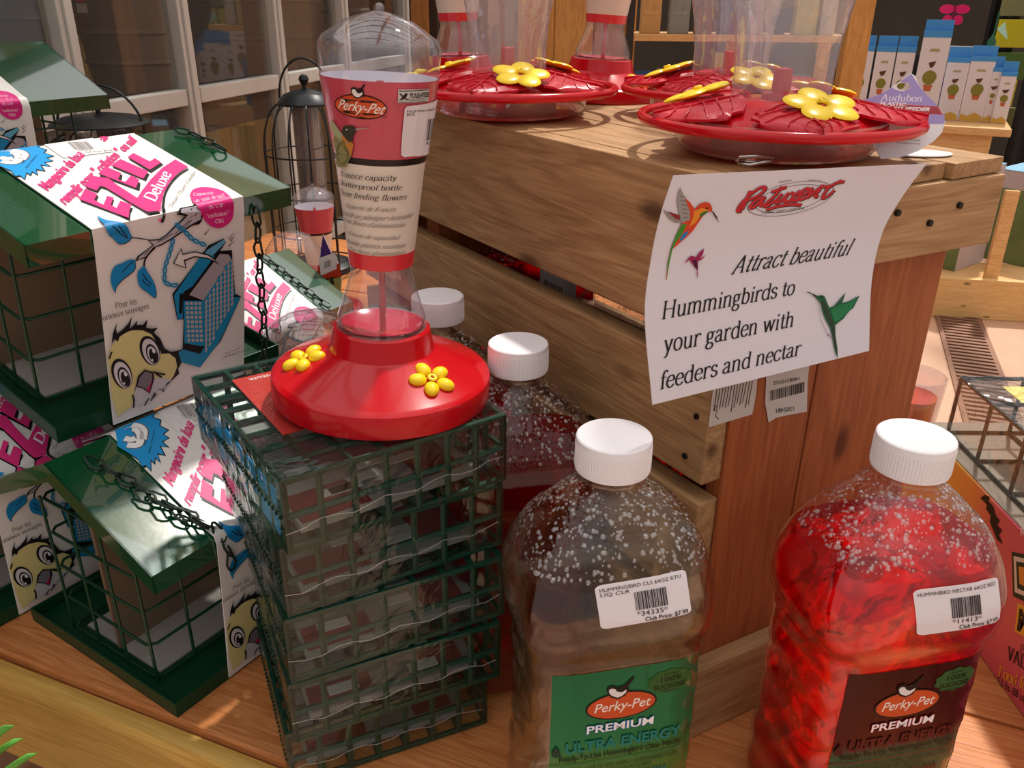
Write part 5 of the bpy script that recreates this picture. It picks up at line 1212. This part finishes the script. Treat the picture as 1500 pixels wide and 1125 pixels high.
def basket(loc, az, w, d, h, label, step=.055):
    o = empty('black_wire_cage', loc, az, label, 'suet cage'); r = .0019
    nx, ny = max(2, round(w / step)), max(2, round(d / step))
    for nm, z in (('bottom_grid', r), ('top_grid', h)):
        m = MB(); m.tube([(0, 0, z), (w, 0, z), (w, d, z), (0, d, z)], r * 1.1, n=6, closed=True)
        for i in range(1, nx): m.tube([(w*i/nx, 0, z), (w*i/nx, d, z)], r, n=6)
        for i in range(1, ny): m.tube([(0, d*i/ny, z), (w, d*i/ny, z)], r, n=6)
        m.build(nm, BLKW, o, smooth=True)
    m = MB()
    for i in range(nx + 1):
        for y in (0, d): m.tube([(w*i/nx, y, 0), (w*i/nx, y, h)], r, n=6)
    for i in range(1, ny):
        for x in (0, w): m.tube([(x, d*i/ny, 0), (x, d*i/ny, h)], r, n=6)
    m.build('upright_wires', BLKW, o, smooth=True)
    m = MB(); e = .002; m.box(-e, w + e, -e, d + e, -.0005, h + e); fl = m.build('shrink_wrap', clear('basket_film', gloss=.12, rough=.08, bump=1, bscale=30, dist=.005, dens=.02), o)
    rr2 = random.Random(4)
    cp = [(w*.32 + rr2.random()*.03, d*.30 + rr2.random()*.03, .008 + .02 * rr2.random()) for i in range(14)]
    chain(cp, o, r=.0009, lk=.011, mat=BLKW)
    return o
bk_ = P(1385, 636, zt + .001)
bas = basket((bk_[0] + .002, bk_[1] - .17, zt + .0012), 0, .12, .17, .060, 'black wire suet cage in clear film with a yellow label, on the printed carton')
# the cage's long side recedes; yellow label sheet under the top film
YL = MB().box(.028, .118, .05, .15, .0606, .0612).build('yellow_label', ink('F2E07A'), bas, label='yellow printed label with a white barcode panel')
Mb = np.array(wm(bas)); a = Art(Surf(lambda u, v: (Mb @ np.array([u, v, .0612, 1]))[:3], .05, .06)); a.uvpoly([(.045, .06), (.10, .06), (.10, .10), (.045, .10)], 'ECE8E0'); a.up()
for i in range(18): a.uvpoly([(.05 + i * .0025, .068), (.0512 + i * .0025, .068), (.0512 + i * .0025, .09), (.05 + i * .0025, .09)], '2A2624')
a.textbox('SUET BASKET', .05, .09, .125, .004, '4A4020'); a.build('label_print', YL)
# ================================================================ left background: glazed door wall
WA, WAZ = np.array([-.9, 1.2, 0.]), 14
we = az2(WAZ); wl = az2(WAZ - 90)           # along the wall (away), and behind it (left)
WHT = plain('window_white_paint', 'C6C4BE', rough=.45, vary=.06, bscale=20)
GLS = clear('window_glass', gloss=.06, rough=.02, tint=(.9, .9, .87), dens=.02)
wroot = struct(empty('window_1', WA + we * .2 + np.array([0, 0, 0]), WAZ))
# local: +Y away along the wall, -X behind it
def wy(px_, py_=20): return float((onplane(px_, py_, WA, WAZ) - WA) @ we) - .2
ys = [wy(88), wy(262), wy(402), wy(501), wy(591)]; ys = [ys[0] - .36] + ys
H0, H1 = -.88, 1.3
for k, y in enumerate(ys):
    w = .04 if 0 < k < 5 else .06
    MB().box(-.025, .012, y - w / 2, y + w / 2, H0, H1).build('mullion', WHT, wroot, bevel=.003)
    MB().box(.012, .018, y - w / 5, y + w / 5, H0, H1).build('mullion_bead', WHT, wroot, bevel=.002)
zm = float(onplane(243, 147, WA, WAZ)[2])
for z in (zm, zm - .46, zm - .92, zm + .46):
    for a_, b_ in zip(ys, ys[1:]): MB().box(-.025, .010, a_ + .026, b_ - .026, z - .017, z + .017).build('glazing_bar', WHT, wroot, bevel=.003)
for a_, b_ in zip(ys, ys[1:]):
    for z in (zm - .92, zm - .46, zm, zm + .46): MB().box(-.012, -.009, a_ + .026, b_ - .026, z + .021, z + .439).build('pane', GLS, wroot)
YW = wood('fence_yellow', 'A08A4C', 'D0B870', 'X', knots=False)
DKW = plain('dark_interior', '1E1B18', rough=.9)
# room behind the glass: yellow plank wall; unseen dark ceiling and end walls added to block the sky
yr0, yr1 = -1.4, 3.2
bkr = struct(empty('wall_back', WA + we * .2, WAZ))
for i in range(15): 
    y0 = yr0 + i * .31
    ob = MB().box(0, 2.4, 0, .02, 0, .30).build('plank', YW if i not in (8, 11) else YW, bkr, bevel=.003); ob.matrix_basis = Matrix(((0, 1, 0, -.95), (0, 0, 1, y0), (1, 0, 0, -.88), (0, 0, 0, 1)))
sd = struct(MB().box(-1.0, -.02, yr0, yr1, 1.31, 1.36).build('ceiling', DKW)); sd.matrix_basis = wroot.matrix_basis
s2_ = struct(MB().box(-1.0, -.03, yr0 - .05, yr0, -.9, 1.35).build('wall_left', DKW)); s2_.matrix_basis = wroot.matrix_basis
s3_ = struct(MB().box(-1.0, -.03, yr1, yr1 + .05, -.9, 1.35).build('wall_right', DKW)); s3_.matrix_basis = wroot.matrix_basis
# big pots behind the glass
def inroom(px_, py_, dep): return onplane(px_, py_, WA + wl * dep, WAZ)
TERR = plain('brown_plastic_pot', '8E7A6C', rough=.55); DPOT = plain('grey_black_pot', '66605A', rough=.5); BKP = plain('black_pot', '2A2828', rough=.5)
def pot(q, h, r, mat, label, rings=True, z=None):
    z = q[2] if z is None else z; o = empty('plant_pot', (q[0], q[1], z), 0, label, 'pot')
    prof = [(0, .004), (.66 * r, 0), (.70 * r, .02)]
    for i in range(1, 9):
        t = i / 9; rr2 = r * (.70 + .24 * t); prof.append((rr2, h * t * .9));
        if rings and i in (3, 5): prof += [(rr2 + .008, h * t * .9 + .006), (rr2 + .002, h * t * .9 + .014)]
    prof += [(r * .95, h * .91), (r, h * .92), (r * 1.01, h * .985), (r * .99, h), (r * .93, h), (r * .9, h * .8), (0, h * .78)]
    MB().lathe(prof, 48).build('pot_body', mat, o, smooth=40); return o
q = inroom(212, 140, .30); p_a = pot(q, .34, .15, TERR, 'brown ringed tub behind the glass door, with a red and white price label')
MB().box(-.012, .012, -.001, .0, 0, .02).build('price_label', ink('D8D4D0'), p_a, loc=(-.055, -.135, .22)); MB().box(-.012, .012, -.001, .0, 0, .009).build('price_label', ink('C02850'), p_a, loc=(-.055, -.135, .243))
q2 = inroom(362, 108, .28); pot(q2, .48, .28, DPOT, 'large dark grey ringed urn behind the glass door')
q3 = inroom(30, 140, .25); pot(q3, .42, .13, BKP, 'tall black pot behind the leftmost panes')
q4 = inroom(470, 110, .30); pot(q4, .42, .22, DPOT, 'dark pot behind the pane just left of the red hourglass feeder top')
bench = empty('plant_bench', WA + we * .2 + wl * .3, WAZ, 'low dark bench behind the glass carrying the pots', 'bench')
zb = min(q[2], q2[2], q3[2], q4[2])
for p_, qq in ((p_a, q),): pass
MB().box(-.33, .2, yr0 + .1, yr1 - .1, zb - .05, zb - .002).build('bench_top', BKP, bench)
for y in (-1.0, 0.8, 2.8): MB().box(-.2, .1, y, y + .08, -.9, zb - .051).build('leg', BKP, bench)
for o_ in list(bpy.data.objects):
    if o_.name.startswith('plant_pot'): o_.location.z = zb

# ================================================================ caged seed feeders
BLM = plain('black_enamel', '24272A', rough=.35, metal=.2, spec=.5); TUBE = clear('dark_tube', gloss=.15, tint=(.35, .34, .36), dens=.12); SEED = plain('mesh_tube', '3A3634', rough=.7)
def caged(px_, py_, ztop, rl, rc, label, sc_=1.0):
    q = P(px_, py_, ztop); o = empty('caged_seed_feeder', (q[0], q[1], 0), 0, label, 'bird feeder'); H = ztop
    ks = .62 if rl > .06 else 1.0
    MB().lathe([(r_0, H + (z_0 - H) * ks) for r_0, z_0 in ((0, H), (.007, H - .003), (.010, H - .010), (.007, H - .017), (.004, H - .02), (.004, H - .026), (rl * .35, H - .029), (rl * .75, H - .037), (rl, H - .052), (rl * 1.0, H - .056), (rl * .7, H - .050), (0, H - .046))], 48).build('lid', BLM, o, smooth=40)
    hr = rl * .92; hh = .028
    MB().tube([(hr * cos(PI * t / 20), 0, H - .045 + (hh + .045) * sin(PI * t / 20) * 1.0) for t in range(21)], .0022, n=8).build('bail_handle', BLM, o, smooth=True)
    MB().lathe([(rl * .50, .03), (rl * .50, H - .05)], 32).build('seed_tube', TUBE, o, smooth=True)
    MB().lathe([(0, .035), (rl * .42, .035), (rl * .42, H * .55), (0, H * .56)], 28).build('seed_fill', SEED, o, smooth=40)
    MB().lathe([(0, 0), (rc * .8, 0), (rc * .8, .012), (rl * .55, .03), (0, .032)], 40).build('base_tray', BLM, o, smooth=40)
    m = MB()
    for k in range(14):
        a = 2 * PI * k / 14; pts = []
        for t in range(12):
            u = t / 11 * PI / 2; pts.append(((rl * .8 + (rc - rl * .8) * sin(u)) * cos(a), (rl * .8 + (rc - rl * .8) * sin(u)) * sin(a), H - .052 - .09 * (1 - cos(u))))
        pts += [(rc * cos(a), rc * sin(a), z) for z in (H * .45, H * .2, .012)]
        m.tube(pts, .0017, n=6)
    for z in (H * .62, H * .42, H * .22, .012): m.tube([(rc * cos(2*PI*k/48), rc * sin(2*PI*k/48), z) for k in range(48)], .0017, n=6, closed=True)
    m.build('wire_cage', BLM, o, smooth=True); return o
caged(444, 108, .385, .054, .088, 'black caged tube feeder standing left of the big hourglass feeder')
caged(141, 150, .358, .078, .100, 'black caged feeder with a wide domed lid, under the topmost left green roof')

# ================================================================ clutter behind the stack
hs, _, _ = hourglass(tuple(P(460, 430, 0)[:2]) + (0,), 'small distant hourglass feeder with a red label, left of the big one', s=.95)
hs.location = Vector((PY(460, 300, 1.42)[0], 1.42, 0))
def jar(loc, r, h, label, name='clear_jar_feeder'):
    o = empty(name, loc, 0, label, 'hummingbird feeder')
    MB().lathe([(0, .012), (r * .8, .012), (r * .95, .02), (r, .05), (r, h * .7), (r * .9, h * .86), (r * .6, h * .96), (r * .2, h), (0, h)], 48).build('jar', PLS, o, smooth=True)
    MB().lathe([(0, 0), (r * 1.1, 0), (r * 1.15, .006), (r * 1.0, .016), (0, .018)], 40).build('red_base', RED, o, smooth=40); return o
q = PY(430, 372, 1.25); j = jar((q[0], 1.25, 0), .046, q[2] + .035, 'clear bottle feeder with a purple hang tag, behind the further green roof')
htg = empty('hang_tag', PY(480, 350, 1.12), 0, 'small purple and white teardrop tag with a price sticker, on the clear bottle feeder', 'tag')
TG0 = PY(480, 440, 1.12); TSf = Surf(lambda u, v: TG0 + np.array([u, 0, v]), 0, .05)
ad = Art(TSf); out = [(473, 343), (484, 368), (496, 385), (501, 410), (499, 430), (490, 440), (462, 436), (461, 415), (466, 390), (470, 365)]
g = [ad.px(p) for p in out]; m = MB(); k = len(g)
m.add([TSf.at(u, v, .0003) for u, v in g] + [TSf.at(u, v, -.0003) for u, v in g], [tuple(range(k)), tuple(range(2*k-1, k-1, -1))] + [(i, (i+1) % k, (i+1) % k + k, i + k) for i in range(k)]); tgc = m.build('tag_card', TGM, htg, world=True)
ad.poly([(473, 344), (485, 370), (489, 374), (469, 380), (470, 365)], '4A2A7A'); ad.poly([(466, 388), (497, 386), (501, 405), (480, 410), (464, 405)], 'C8402A'); ad.poly([(463, 410), (500, 405), (499, 428), (490, 438), (464, 434)], 'A8A860'); ad.up()
ad.poly([(467, 378), (490, 370), (494, 378), (493, 394), (470, 404)], 'EDEAEA'); ad.poly([(482, 408), (487, 404), (490, 415), (486, 425)], '3A3A28'); ad.up(); ad.bars((475, 383), (484, 380), (475, 393), 9, '3A3638'); ad.build('tag_print', tgc)
# clear globe lying behind the stack, with red base and yellow flower
q = PY(450, 505, .82); g_o = empty('globe_feeder', (q[0], .84, 0), 0, 'clear globe feeder lying low behind the stack, beside the further green roof', 'hummingbird feeder')
zt_ = PY(450, 458, .84)[2]; R_ = .062
m = MB(); m.lathe([(0, 0), (R_ * .9, 0), (R_, .01), (R_, zt_ - .05)] + [(R_ * cos(t * PI / 20), zt_ - .05 + .05 * sin(t * PI / 20)) for t in range(1, 11)], 48); m.build('globe', PLS, g_o, smooth=40)
m = MB()
for k in range(3):
    a = k * PI / 3 + .4; m.tube([(R_ * 1.004 * cos(t * PI / 20) * cos(a), R_ * 1.004 * cos(t * PI / 20) * sin(a), zt_ - .05 + .0505 * abs(sin(t * PI / 20))) for t in range(21)], .0008, n=5)
m.build('moulded_ribs', PLS, g_o, smooth=True)
MB().lathe([(0, .002), (R_ * .8, .002), (R_ * .8, .05), (0, .06)], 32).build('red_inside', RED, g_o, smooth=40)
sf4 = hourglass(tuple(PY(520, 470, 1.0)[:2]) + (.0,), 'red saucer base of a short feeder behind the big hourglass feeder', s=.9)[0]
sf4.location = Vector((-.155, 1.13, 0))
# red cup seen past the right edge of the crate
q = PY(1343, 548, .80); o = empty('plastic_cup', (q[0], .80, 0), 0, 'clear plastic cup with a red bottom past the right edge of the crate', 'cup')
MB().lathe([(.020, .001), (.026, q[2] * .5), (.030, q[2]), (.0285, q[2]), (.019, .003)], 40).build('cup_wall', PLS, o, smooth=True)
MB().lathe([(0, .002), (.018, .002), (.0245, q[2] * .86), (0, q[2] * .86)], 32).build('red_filling', plain('orange_red', 'D84A2E', rough=.3), o, smooth=40)
# green blades of a plant at the lower left corner
pl = empty('potted_plant', (-.45, .36, -.25), 0, 'green leaf blades of a plant in the bottom left corner', 'plant')
LFG = plain('leaf_green', '5CA038', rough=.4, sss=0)
MB().lathe([(0, 0), (.05, 0), (.07, .10), (.065, .10), (.06, .09), (0, .09)], 32).build('pot', TERR, pl, smooth=40)
tipw = PY(2, 1086, .40)
for k, (tx, ty, bx_) in enumerate(((6, 1062, .0), (40, 1104, .02), (-20, 1050, -.03), (20, 1082, -.01))):
    tip = PY(tx, ty, .40 + .01 * k) - np.array([-.45, .36, -.25]); b0 = np.array([bx_, 0, .09]); m = MB()
    def lf(u, v, tip=tip, b0=b0):
        p = b0 * (1 - v) + tip * v + np.array([0, 0, .05 * sin(v * PI)]); w_ = .034 * sin(min(1, v * 1.2 + .12) * PI * .93) + .0006
        return tuple(p + np.array([(u - .5) * w_ * 1.3, (u - .5) * w_ * .5, abs(u - .5) * w_ * -.5]))
    m.grid(lf, 6, 14); lo = m.build('leaf_blade', LFG, pl, smooth=True); sm = lo.modifiers.new('t', 'SOLIDIFY'); sm.thickness = .0006

# ================================================================ far background
BLKC = plain('black_cloth', '141315', rough=.85, bump=.3, bscale=8)
PST = wood('post_brown', '7A4A22', 'A8703A', 'X', knots=False); PST2 = wood('post_orange', 'B0763A', 'D8A05A', 'X', knots=False)
def upright(name, x0, x1, Y, ztop, mat, label, cat, dep=.06, zb_=FLZ):
    a_, b_ = PY(x0, 60, Y), PY(x1, 60, Y); w = b_[0] - a_[0]
    o = empty(name, (a_[0], Y, zb_), 0, label, cat)
    ob = MB().box(0, ztop - zb_, 0, dep, 0, w).build('timber', mat, o, bevel=.002); ob.matrix_basis = Matrix(((0, 0, 1, 0), (0, 1, 0, 0), (-1, 0, 0, ztop - zb_), (0, 0, 0, 1)))
    return o
upright('timber_post', 603, 627, 2.9, .9, PST, 'brown timber post right of the glass door', 'post')
upright('timber_post', 627, 642, 3.0, .9, plain('post_dark', '3A2A1C', rough=.8), 'dark timber post against the brown one by the glass door', 'post')
upright('timber_post', 812, 850, 2.7, .9, PST2, 'broad orange timber post between the two saucer feeders at the back', 'post')
upright('metal_post', 917, 928, 2.6, .9, plain('dark_metal', '3A3230', rough=.4, metal=.5), 'thin dark metal post behind the crate top feeders', 'post', dep=.02)
upright('timber_post', 1240, 1274, 3.4, .9, PST2, 'orange timber post left of the white product boxes', 'post')
# timber back panel glimpsed between the crate feeders
pb = empty('board_screen', PY(645, 60, 3.3) * np.array([1, 1, 0]) + np.array([0, 0, FLZ]), 0, 'brown plank screen glimpsed between the crate feeders', 'screen')
for i in range(5):
    ob = MB().box(0, 1.9, 0, .02, 0, .135).build('plank', PST2 if i in (2, 3) else PST, pb, bevel=.002); ob.matrix_basis = Matrix(((0, 0, 1, i * .14), (0, 1, 0, 0), (-1, 0, 0, 1.9), (0, 0, 0, 1)))
# dark store depth behind everything
struct(MB().box(-1.2, 8, 8.0, 8.1, FLZ, 3.2).build('wall_far', plain('store_dark', '3A342C', rough=.9, vary=.4, bscale=2)))
# shelf unit with white product boxes
K = P(1483, 190, -.15); sa, sb = az2(-66), az2(24)
un = empty('shelf_unit', (K[0], K[1], FLZ), 24, 'pale pine display shelf far right holding the white and blue product boxes', 'shelf')   # local -X runs left along the front, +Y back
zt2 = -.15 - FLZ
MB().box(-1.45, 0, 0, .55, zt2 - .045, zt2).build('top_board', W_SH, un, bevel=.006)
MB().box(-1.40, -.09, .03, .05, zt2 - .20, zt2 - .046).build('apron', W_SH, un, bevel=.003)
for x, y in ((-1.38, .05), (-.17, .05), (-1.38, .48), (-.17, .48)):
    ob = MB().box(0, zt2 - .047, 0, .05, 0, .08).build('leg', W_SH, un, bevel=.003); ob.matrix_basis = Matrix(((0, 0, 1, x), (0, 1, 0, y), (-1, 0, 0, zt2 - .047), (0, 0, 0, 1)))
# low bottom rail board with the drain in front of it
kb = P(1340, 462, FLZ); ke = P(1500, 472, FLZ)
kaz = math.degrees(math.atan2(ke[0] - kb[0], ke[1] - kb[1])); k2_ = empty('low_display_base', kb - (ke - kb) * .6, kaz - 90, 'low yellow pine display base with a knot, on the floor at the right', 'display base')
Lk_ = np.linalg.norm(ke - kb)
MB().box(0, Lk_ * 3.2, 0, .04, 0, .20).build('front_board', wood('base_pine', 'D0A060', 'EBC487', 'X', knots=True), k2_, bevel=.004)
MB().box(0, Lk_ * 3.2, .04, .34, .17, .195).build('deck', W_SH, k2_)
MB().box(.60, .66, .05, .08, .196, .62).build('upright', W_SH, k2_); 
def on_base(px_, py_, dy): 
    z = FLZ + .195; return P(px_, py_, z)
LG = plain('box_landscape_green', '6A7A4A', rough=.5, vary=.5, bscale=9); LS_ = plain('box_sky_blue', '8EC0DC', rough=.4, vary=.2, bscale=6); BKB = plain('box_back_pinkgrey', 'B8A8A8', rough=.5, vary=.1, bscale=30)
for i, (px_, py_, w, d, h, lb) in enumerate(((1398, 398, .28, .20, .50, 'tall green landscape printed box with a grey side, on the low display base'), (1502, 392, .24, .2, .46, 'second landscape-printed box at the right edge, right of the grey back panel'))):
    q = on_base(px_, py_, 0); o = empty('printed_box', q + np.array([0, 0, .001]), kaz - 90 - 48, lb, 'box')
    MB().box(0, .30 if i == 0 else .3, 0, .24, 0, h).build('carton', BKB, o, bevel=.002)
    MB().box(-.002, 0, 0, .24, .0, h - .09).build('landscape_print', LG, o); MB().box(-.002, .30, 0, .24, h, h + .002).build('sky_print', LS_, o)
# boxes on the shelf
PBW = plain('product_box_white', 'D6CED2', rough=.45); PBB = plain('product_box_blue', '3E8CCB', rough=.4); 
def pbox(px_, w, d, h, lb, grp='white boxes with a topiary picture on the shelf', zrow=.12, face=True, rot=0.):
    # base sits on the shelf; px_ = pixel x of its left front edge
    w = w * 5.0 / FPX; d *= 1.17; h *= 1.17
    r0 = ray(px_ - 8, 150); A0 = np.array([K[0], K[1], 0]) + sb * zrow; n = np.array([sb[0], sb[1], 0]); t = ((A0 - EYE) @ n) / (r0 @ n); q = EYE + r0 * t; q[2] = FLZ + zt2 + .0005
    o = empty('product_box', q, 24 + rot, lb, 'box', grp)
    MB().box(0, w, 0, d, 0, h).build('carton', PBW, o, bevel=.0015)
    m = MB(); m.box(-.0008, w + .0008, -.0008, d + .0008, h * .93, h + .001); m.box(0, w, d * .45, d * .55, h, h + .06); m.build('blue_top', PBB, o)
    Mo = np.array(wm(o)); a = Art(Surf(lambda u, v: (Mo @ np.array([u, -.0009, v, 1]))[:3], w / 2, h / 2)); cx = w * .5
    a.uvpoly([(cx + w * .26 * cos(t * .5), h * .50 + w * .27 * sin(t * .5)) for t in range(12)], '7E7A30'); a.uvpoly([(cx - w * .12, h * .35), (cx + w * .12, h * .35), (cx + w * .17, h * .42), (cx - w * .17, h * .42)], 'B8603A')
    a.uvpoly([(cx - .006, h * .60), (cx + .01, h * .62), (cx + .02, h * .68), (cx - .02, h * .66)], '5A3A28'); a.uvpoly([(w * .02, .004), (w * .98, .004), (w * .9, h * .10), (w * .6, h * .15), (w * .3, h * .09), (w * .05, h * .13)], 'C8A048')
    a.uvpoly([(cx - w * .2, h * .78), (cx + w * .2, h * .78), (cx + w * .15, h * .81), (cx - w * .15, h * .81)], 'A89A70')
    a.build('box_print', o.children[0], base=.0004); return o
pbox(1248, 27, .07, .36, 'leftmost white and blue product box, next to the orange timber post'); pbox(1279, 27, .07, .36, 'second white product box from the orange timber post'); pbox(1309, 25, .07, .36, 'third white product box from the orange timber post')
pbox(1342, 37, .07, .44, 'tallest white product box with a blue top, in the middle of the shelf', zrow=.10)
pbox(1384, 30, .07, .31, 'white product box behind the cream pot, on its left', zrow=.26); pbox(1417, 33, .07, .32, 'white product box behind the stem of the cream pot', zrow=.26)
pbox(1452, 13, .07, .27, 'narrow white product box right of the cream pot', zrow=.26); pbox(1466, 20, .07, .25, 'shortest product box at the right end of the shelf', zrow=.24)
def gbox(px_, w, h, c, lb, zrow, name='product_box', c2=None):
    r0 = ray(px_, 150); A0 = np.array([K[0], K[1], 0]) + sb * zrow; n = np.array([sb[0], sb[1], 0]); t = ((A0 - EYE) @ n) / (r0 @ n); q = EYE + r0 * t; q[2] = FLZ + zt2 + .0005
    o = empty(name, q, 24, lb, 'box'); MB().box(0, w, 0, .06, 0, h).build('carton', plain('box_' + c, c, rough=.5), o, bevel=.002)
    if c2: MB().box(.004, w - .004, -.001, 0, h * .1, h * .5).build('print_panel', plain('boxp_' + c2, c2, rough=.5), o)
    return o
gbox(1332, .07, .24, 'B03A48', 'dark pink box between the topiary boxes and the tallest box', .34, c2='C86A78'); gbox(1372, .07, .25, '1F3E8C', 'deep blue box beside the tallest white box', .37, c2='2A52A8')
gbox(1336, .34, .42, '8E8C88', 'large grey box with a black curved print at the back of the shelf', .47, c2='1A1818')
# cream pot with a green stake on the shelf
r0 = ray(1427, 165); q = P(1424, 172, -.15); cp = empty('cream_pot', (q[0] , q[1], FLZ + zt2 + .0005), 0, 'small cream pot with a green stake on the far shelf', 'pot')
MB().lathe([(0, 0), (.055, 0), (.062, .01), (.075, .16), (.080, .165), (.080, .18), (.072, .18), (.068, .15), (0, .15)], 40).build('pot_body', plain('cream_ceramic', 'D8D4BE', rough=.4), cp, smooth=40)
m = MB(); m.tube([(0, 0, .15), (.015, 0, .35), (.02, 0, .62)], .006, n=8); m.lathe([(.002, .14), (.035, .155), (.002, .19)], 12); st_ = m.build('stake', plain('stake_green', '1E5A38', rough=.5), cp, smooth=40)
MB().lathe([(.0, .33), (.02, .34), (.026, .45), (.0, .5)], 16, cx=.014).build('stake_socket', plain('stake_green', '1E5A38'), cp, smooth=40)
m = MB(); m.add([(.03, 0, .52), (.07, 0, .56), (.10, -.02, .46), (.05, -.01, .50), (.03, .004, .52), (.07, .004, .56), (.10, -.016, .46), (.05, -.006, .50)], [(0, 1, 2, 3), (7, 6, 5, 4), (0, 4, 5, 1), (1, 5, 6, 2), (2, 6, 7, 3), (3, 7, 4, 0)]); m.build('glass_leaf', plain('pale_green', 'A8D0B8', rough=.3), cp)
# pink butterfly pick, black draped stand, hanging goods
q = PY(1397, 22, 6.0); bf_ = empty('butterfly_ornament', q, 0, 'bright pink butterfly ornament above the far boxes', 'ornament')
m = MB()
for s_ in (-1, 1):
    for (cx, cz, rx, rz2) in ((.05, .035, .05, .028), (.035, -.03, .032, .03)):
        pts = [(s_ * (cx + rx * cos(t * PI / 8)), cz + rz2 * sin(t * PI / 8)) for t in range(16)]; m.prism(pts, 0, .003)
m.build('wings', ink('E0246E'), bf_); MB().tube([(0, 0, -.05), (0, 0, .06)], .006, n=8).build('body', ink('8A1040'), bf_); MB().tube([(0, .01, -.06), (0, .01, -1.0)], .003, n=6).build('wire_stem', BLM, bf_)
def drape(x0, x1, y, zt_, label, name='black_draped_stand', Y=5.0, mat=BLKC):
    a_, b_ = PY(x0, y, Y), PY(x1, y, Y); o = empty(name, (a_[0], Y, FLZ), 0, label, 'display stand'); w = b_[0] - a_[0]
    m = MB(); m.grid(lambda u, v: (w * u, -.03 * sin(u * 22) * (1 - v * .6), (zt_ - FLZ) * v), 40, 8); ob = m.build('cloth', mat, o, smooth=True); s = ob.modifiers.new('t', 'SOLIDIFY'); s.thickness = .01; return o
drape(1440, 1486, 60, .9, 'narrow black draped stand behind the cream pot', Y=6.2)
drape(1478, 1600, 200, .9, 'wide black draped stand at the right edge behind the shelf', Y=5.5)
drape(1268, 1400, 30, .18, 'low black draped stand behind the white product boxes', Y=6.4)
# wooden rack with goods between the crate feeders
rk = empty('goods_rack', PY(925, 90, 4.2) * np.array([1, 1, 0]) + np.array([0, 0, FLZ]), 0, 'pine goods rack with hanging wooden items, seen left of the tall clear reservoirs', 'rack')
zr = PY(960, 50, 4.2)[2] - FLZ; wr = PY(1250, 60, 4.2)[0] - PY(925, 60, 4.2)[0]
for z in (zr, zr - .42, zr + .42): MB().box(0, wr, 0, .35, z - .03, z).build('shelf_board', W_SH, rk, bevel=.004)
for x in (0, wr / 2, wr - .05): MB().box(x, x + .05, .3, .35, 0, zr + .42).build('upright', W_SH, rk)
it = [('wooden_plaque', 'C89A60'), ('wooden_plaque', '2E2622'), ('wooden_plaque', 'B88850'), ('blue_package', '2A4E86'), ('green_package', '6E9A78'), ('grey_package', '8A8C88'), ('yellow_package', 'C8B868'), ('red_package', 'A84A3A'), ('white_package', 'B8B4AE'), ('blue_package', '3A6A9A'), ('brown_package', '6A4A34'), ('white_package', 'C8C4BE')]
nm_row = ('upper', 'lower'); side_ = ['first', 'second', 'third', 'fourth', 'fifth', 'sixth', 'seventh', 'eighth', 'ninth', 'tenth', 'eleventh', 'twelfth']
for r_i, zz in enumerate((zr, zr - .42)):
    x = .04
    for i, (nm, c_) in enumerate(it):
        w = .07 + .05 * rng.random(); h = .18 + .16 * rng.random()
        if x + w > wr - .06: break
        cc = it[(i * 5 + r_i * 3) % 12][1]; nm2 = it[(i * 5 + r_i * 3) % 12][0]; base = PY(925, 90, 4.2) * np.array([1, 1, 0]) + np.array([x, .06, FLZ + zz + .001])
        o = empty(nm2, base, 0, '%s on the %s board of the far pine rack, %s from the left' % (nm2.replace('_', ' '), nm_row[r_i], side_[i]), 'package' if 'package' in nm2 else 'plaque', 'goods on the far pine rack')
        MB().box(0, w, 0, .05, 0, h).build('pack_body', plain('pk_' + cc, cc, rough=.6, vary=.15), o, bevel=.003); MB().box(w * .15, w * .85, -.001, 0, h * .3, h * .6).build('pack_panel', plain('pp_' + cc, cc, rough=.5, vary=.5, bscale=30), o)
        x += w + .012 + .03 * rng.random()
# yellow and orange goods at the far right top
hg = empty('hanging_goods', PY(1490, 40, 6.0) * np.array([1, 1, 0]) + np.array([0, 0, FLZ]), 0, 'tall rack of yellow and green packets at the top right corner', 'rack')
MB().box(-.02, .02, .03, .07, 0, 2.0).build('rack_pole', BLM, hg)
for i, (dx, z, c_) in enumerate(((-.02, 1.15, 'D8CC30'), (.0, .95, '5A7A3A'), (-.04, .78, 'C8B82A'), (-.03, 1.34, '8A8A60'), (.03, 1.5, 'D8CC30'), (.0, .60, '6A6A38'))):
    MB().box(dx - .10, dx + .12, -.02, .02, z, z + .17).build('packet', ink(c_), hg, bevel=.004)
# overhead rafters of the lean-to roof (mirrored in the glossy green roofs)
rf = empty('roof_frame', (0, 1.5, 2.6), 0); struct(rf); rf.name = 'ceiling_frame'
for i in range(9): MB().box(-4, 4, -.04, .04, 0, .12).build('rafter', W_SH, rf, loc=(0, -2.4 + i * .62, 0))
for i in range(5): MB().box(-.05, .05, -3, 4, .121, .2).build('purlin', W_SH, rf, loc=(-3 + i * 1.5, 0, 0))
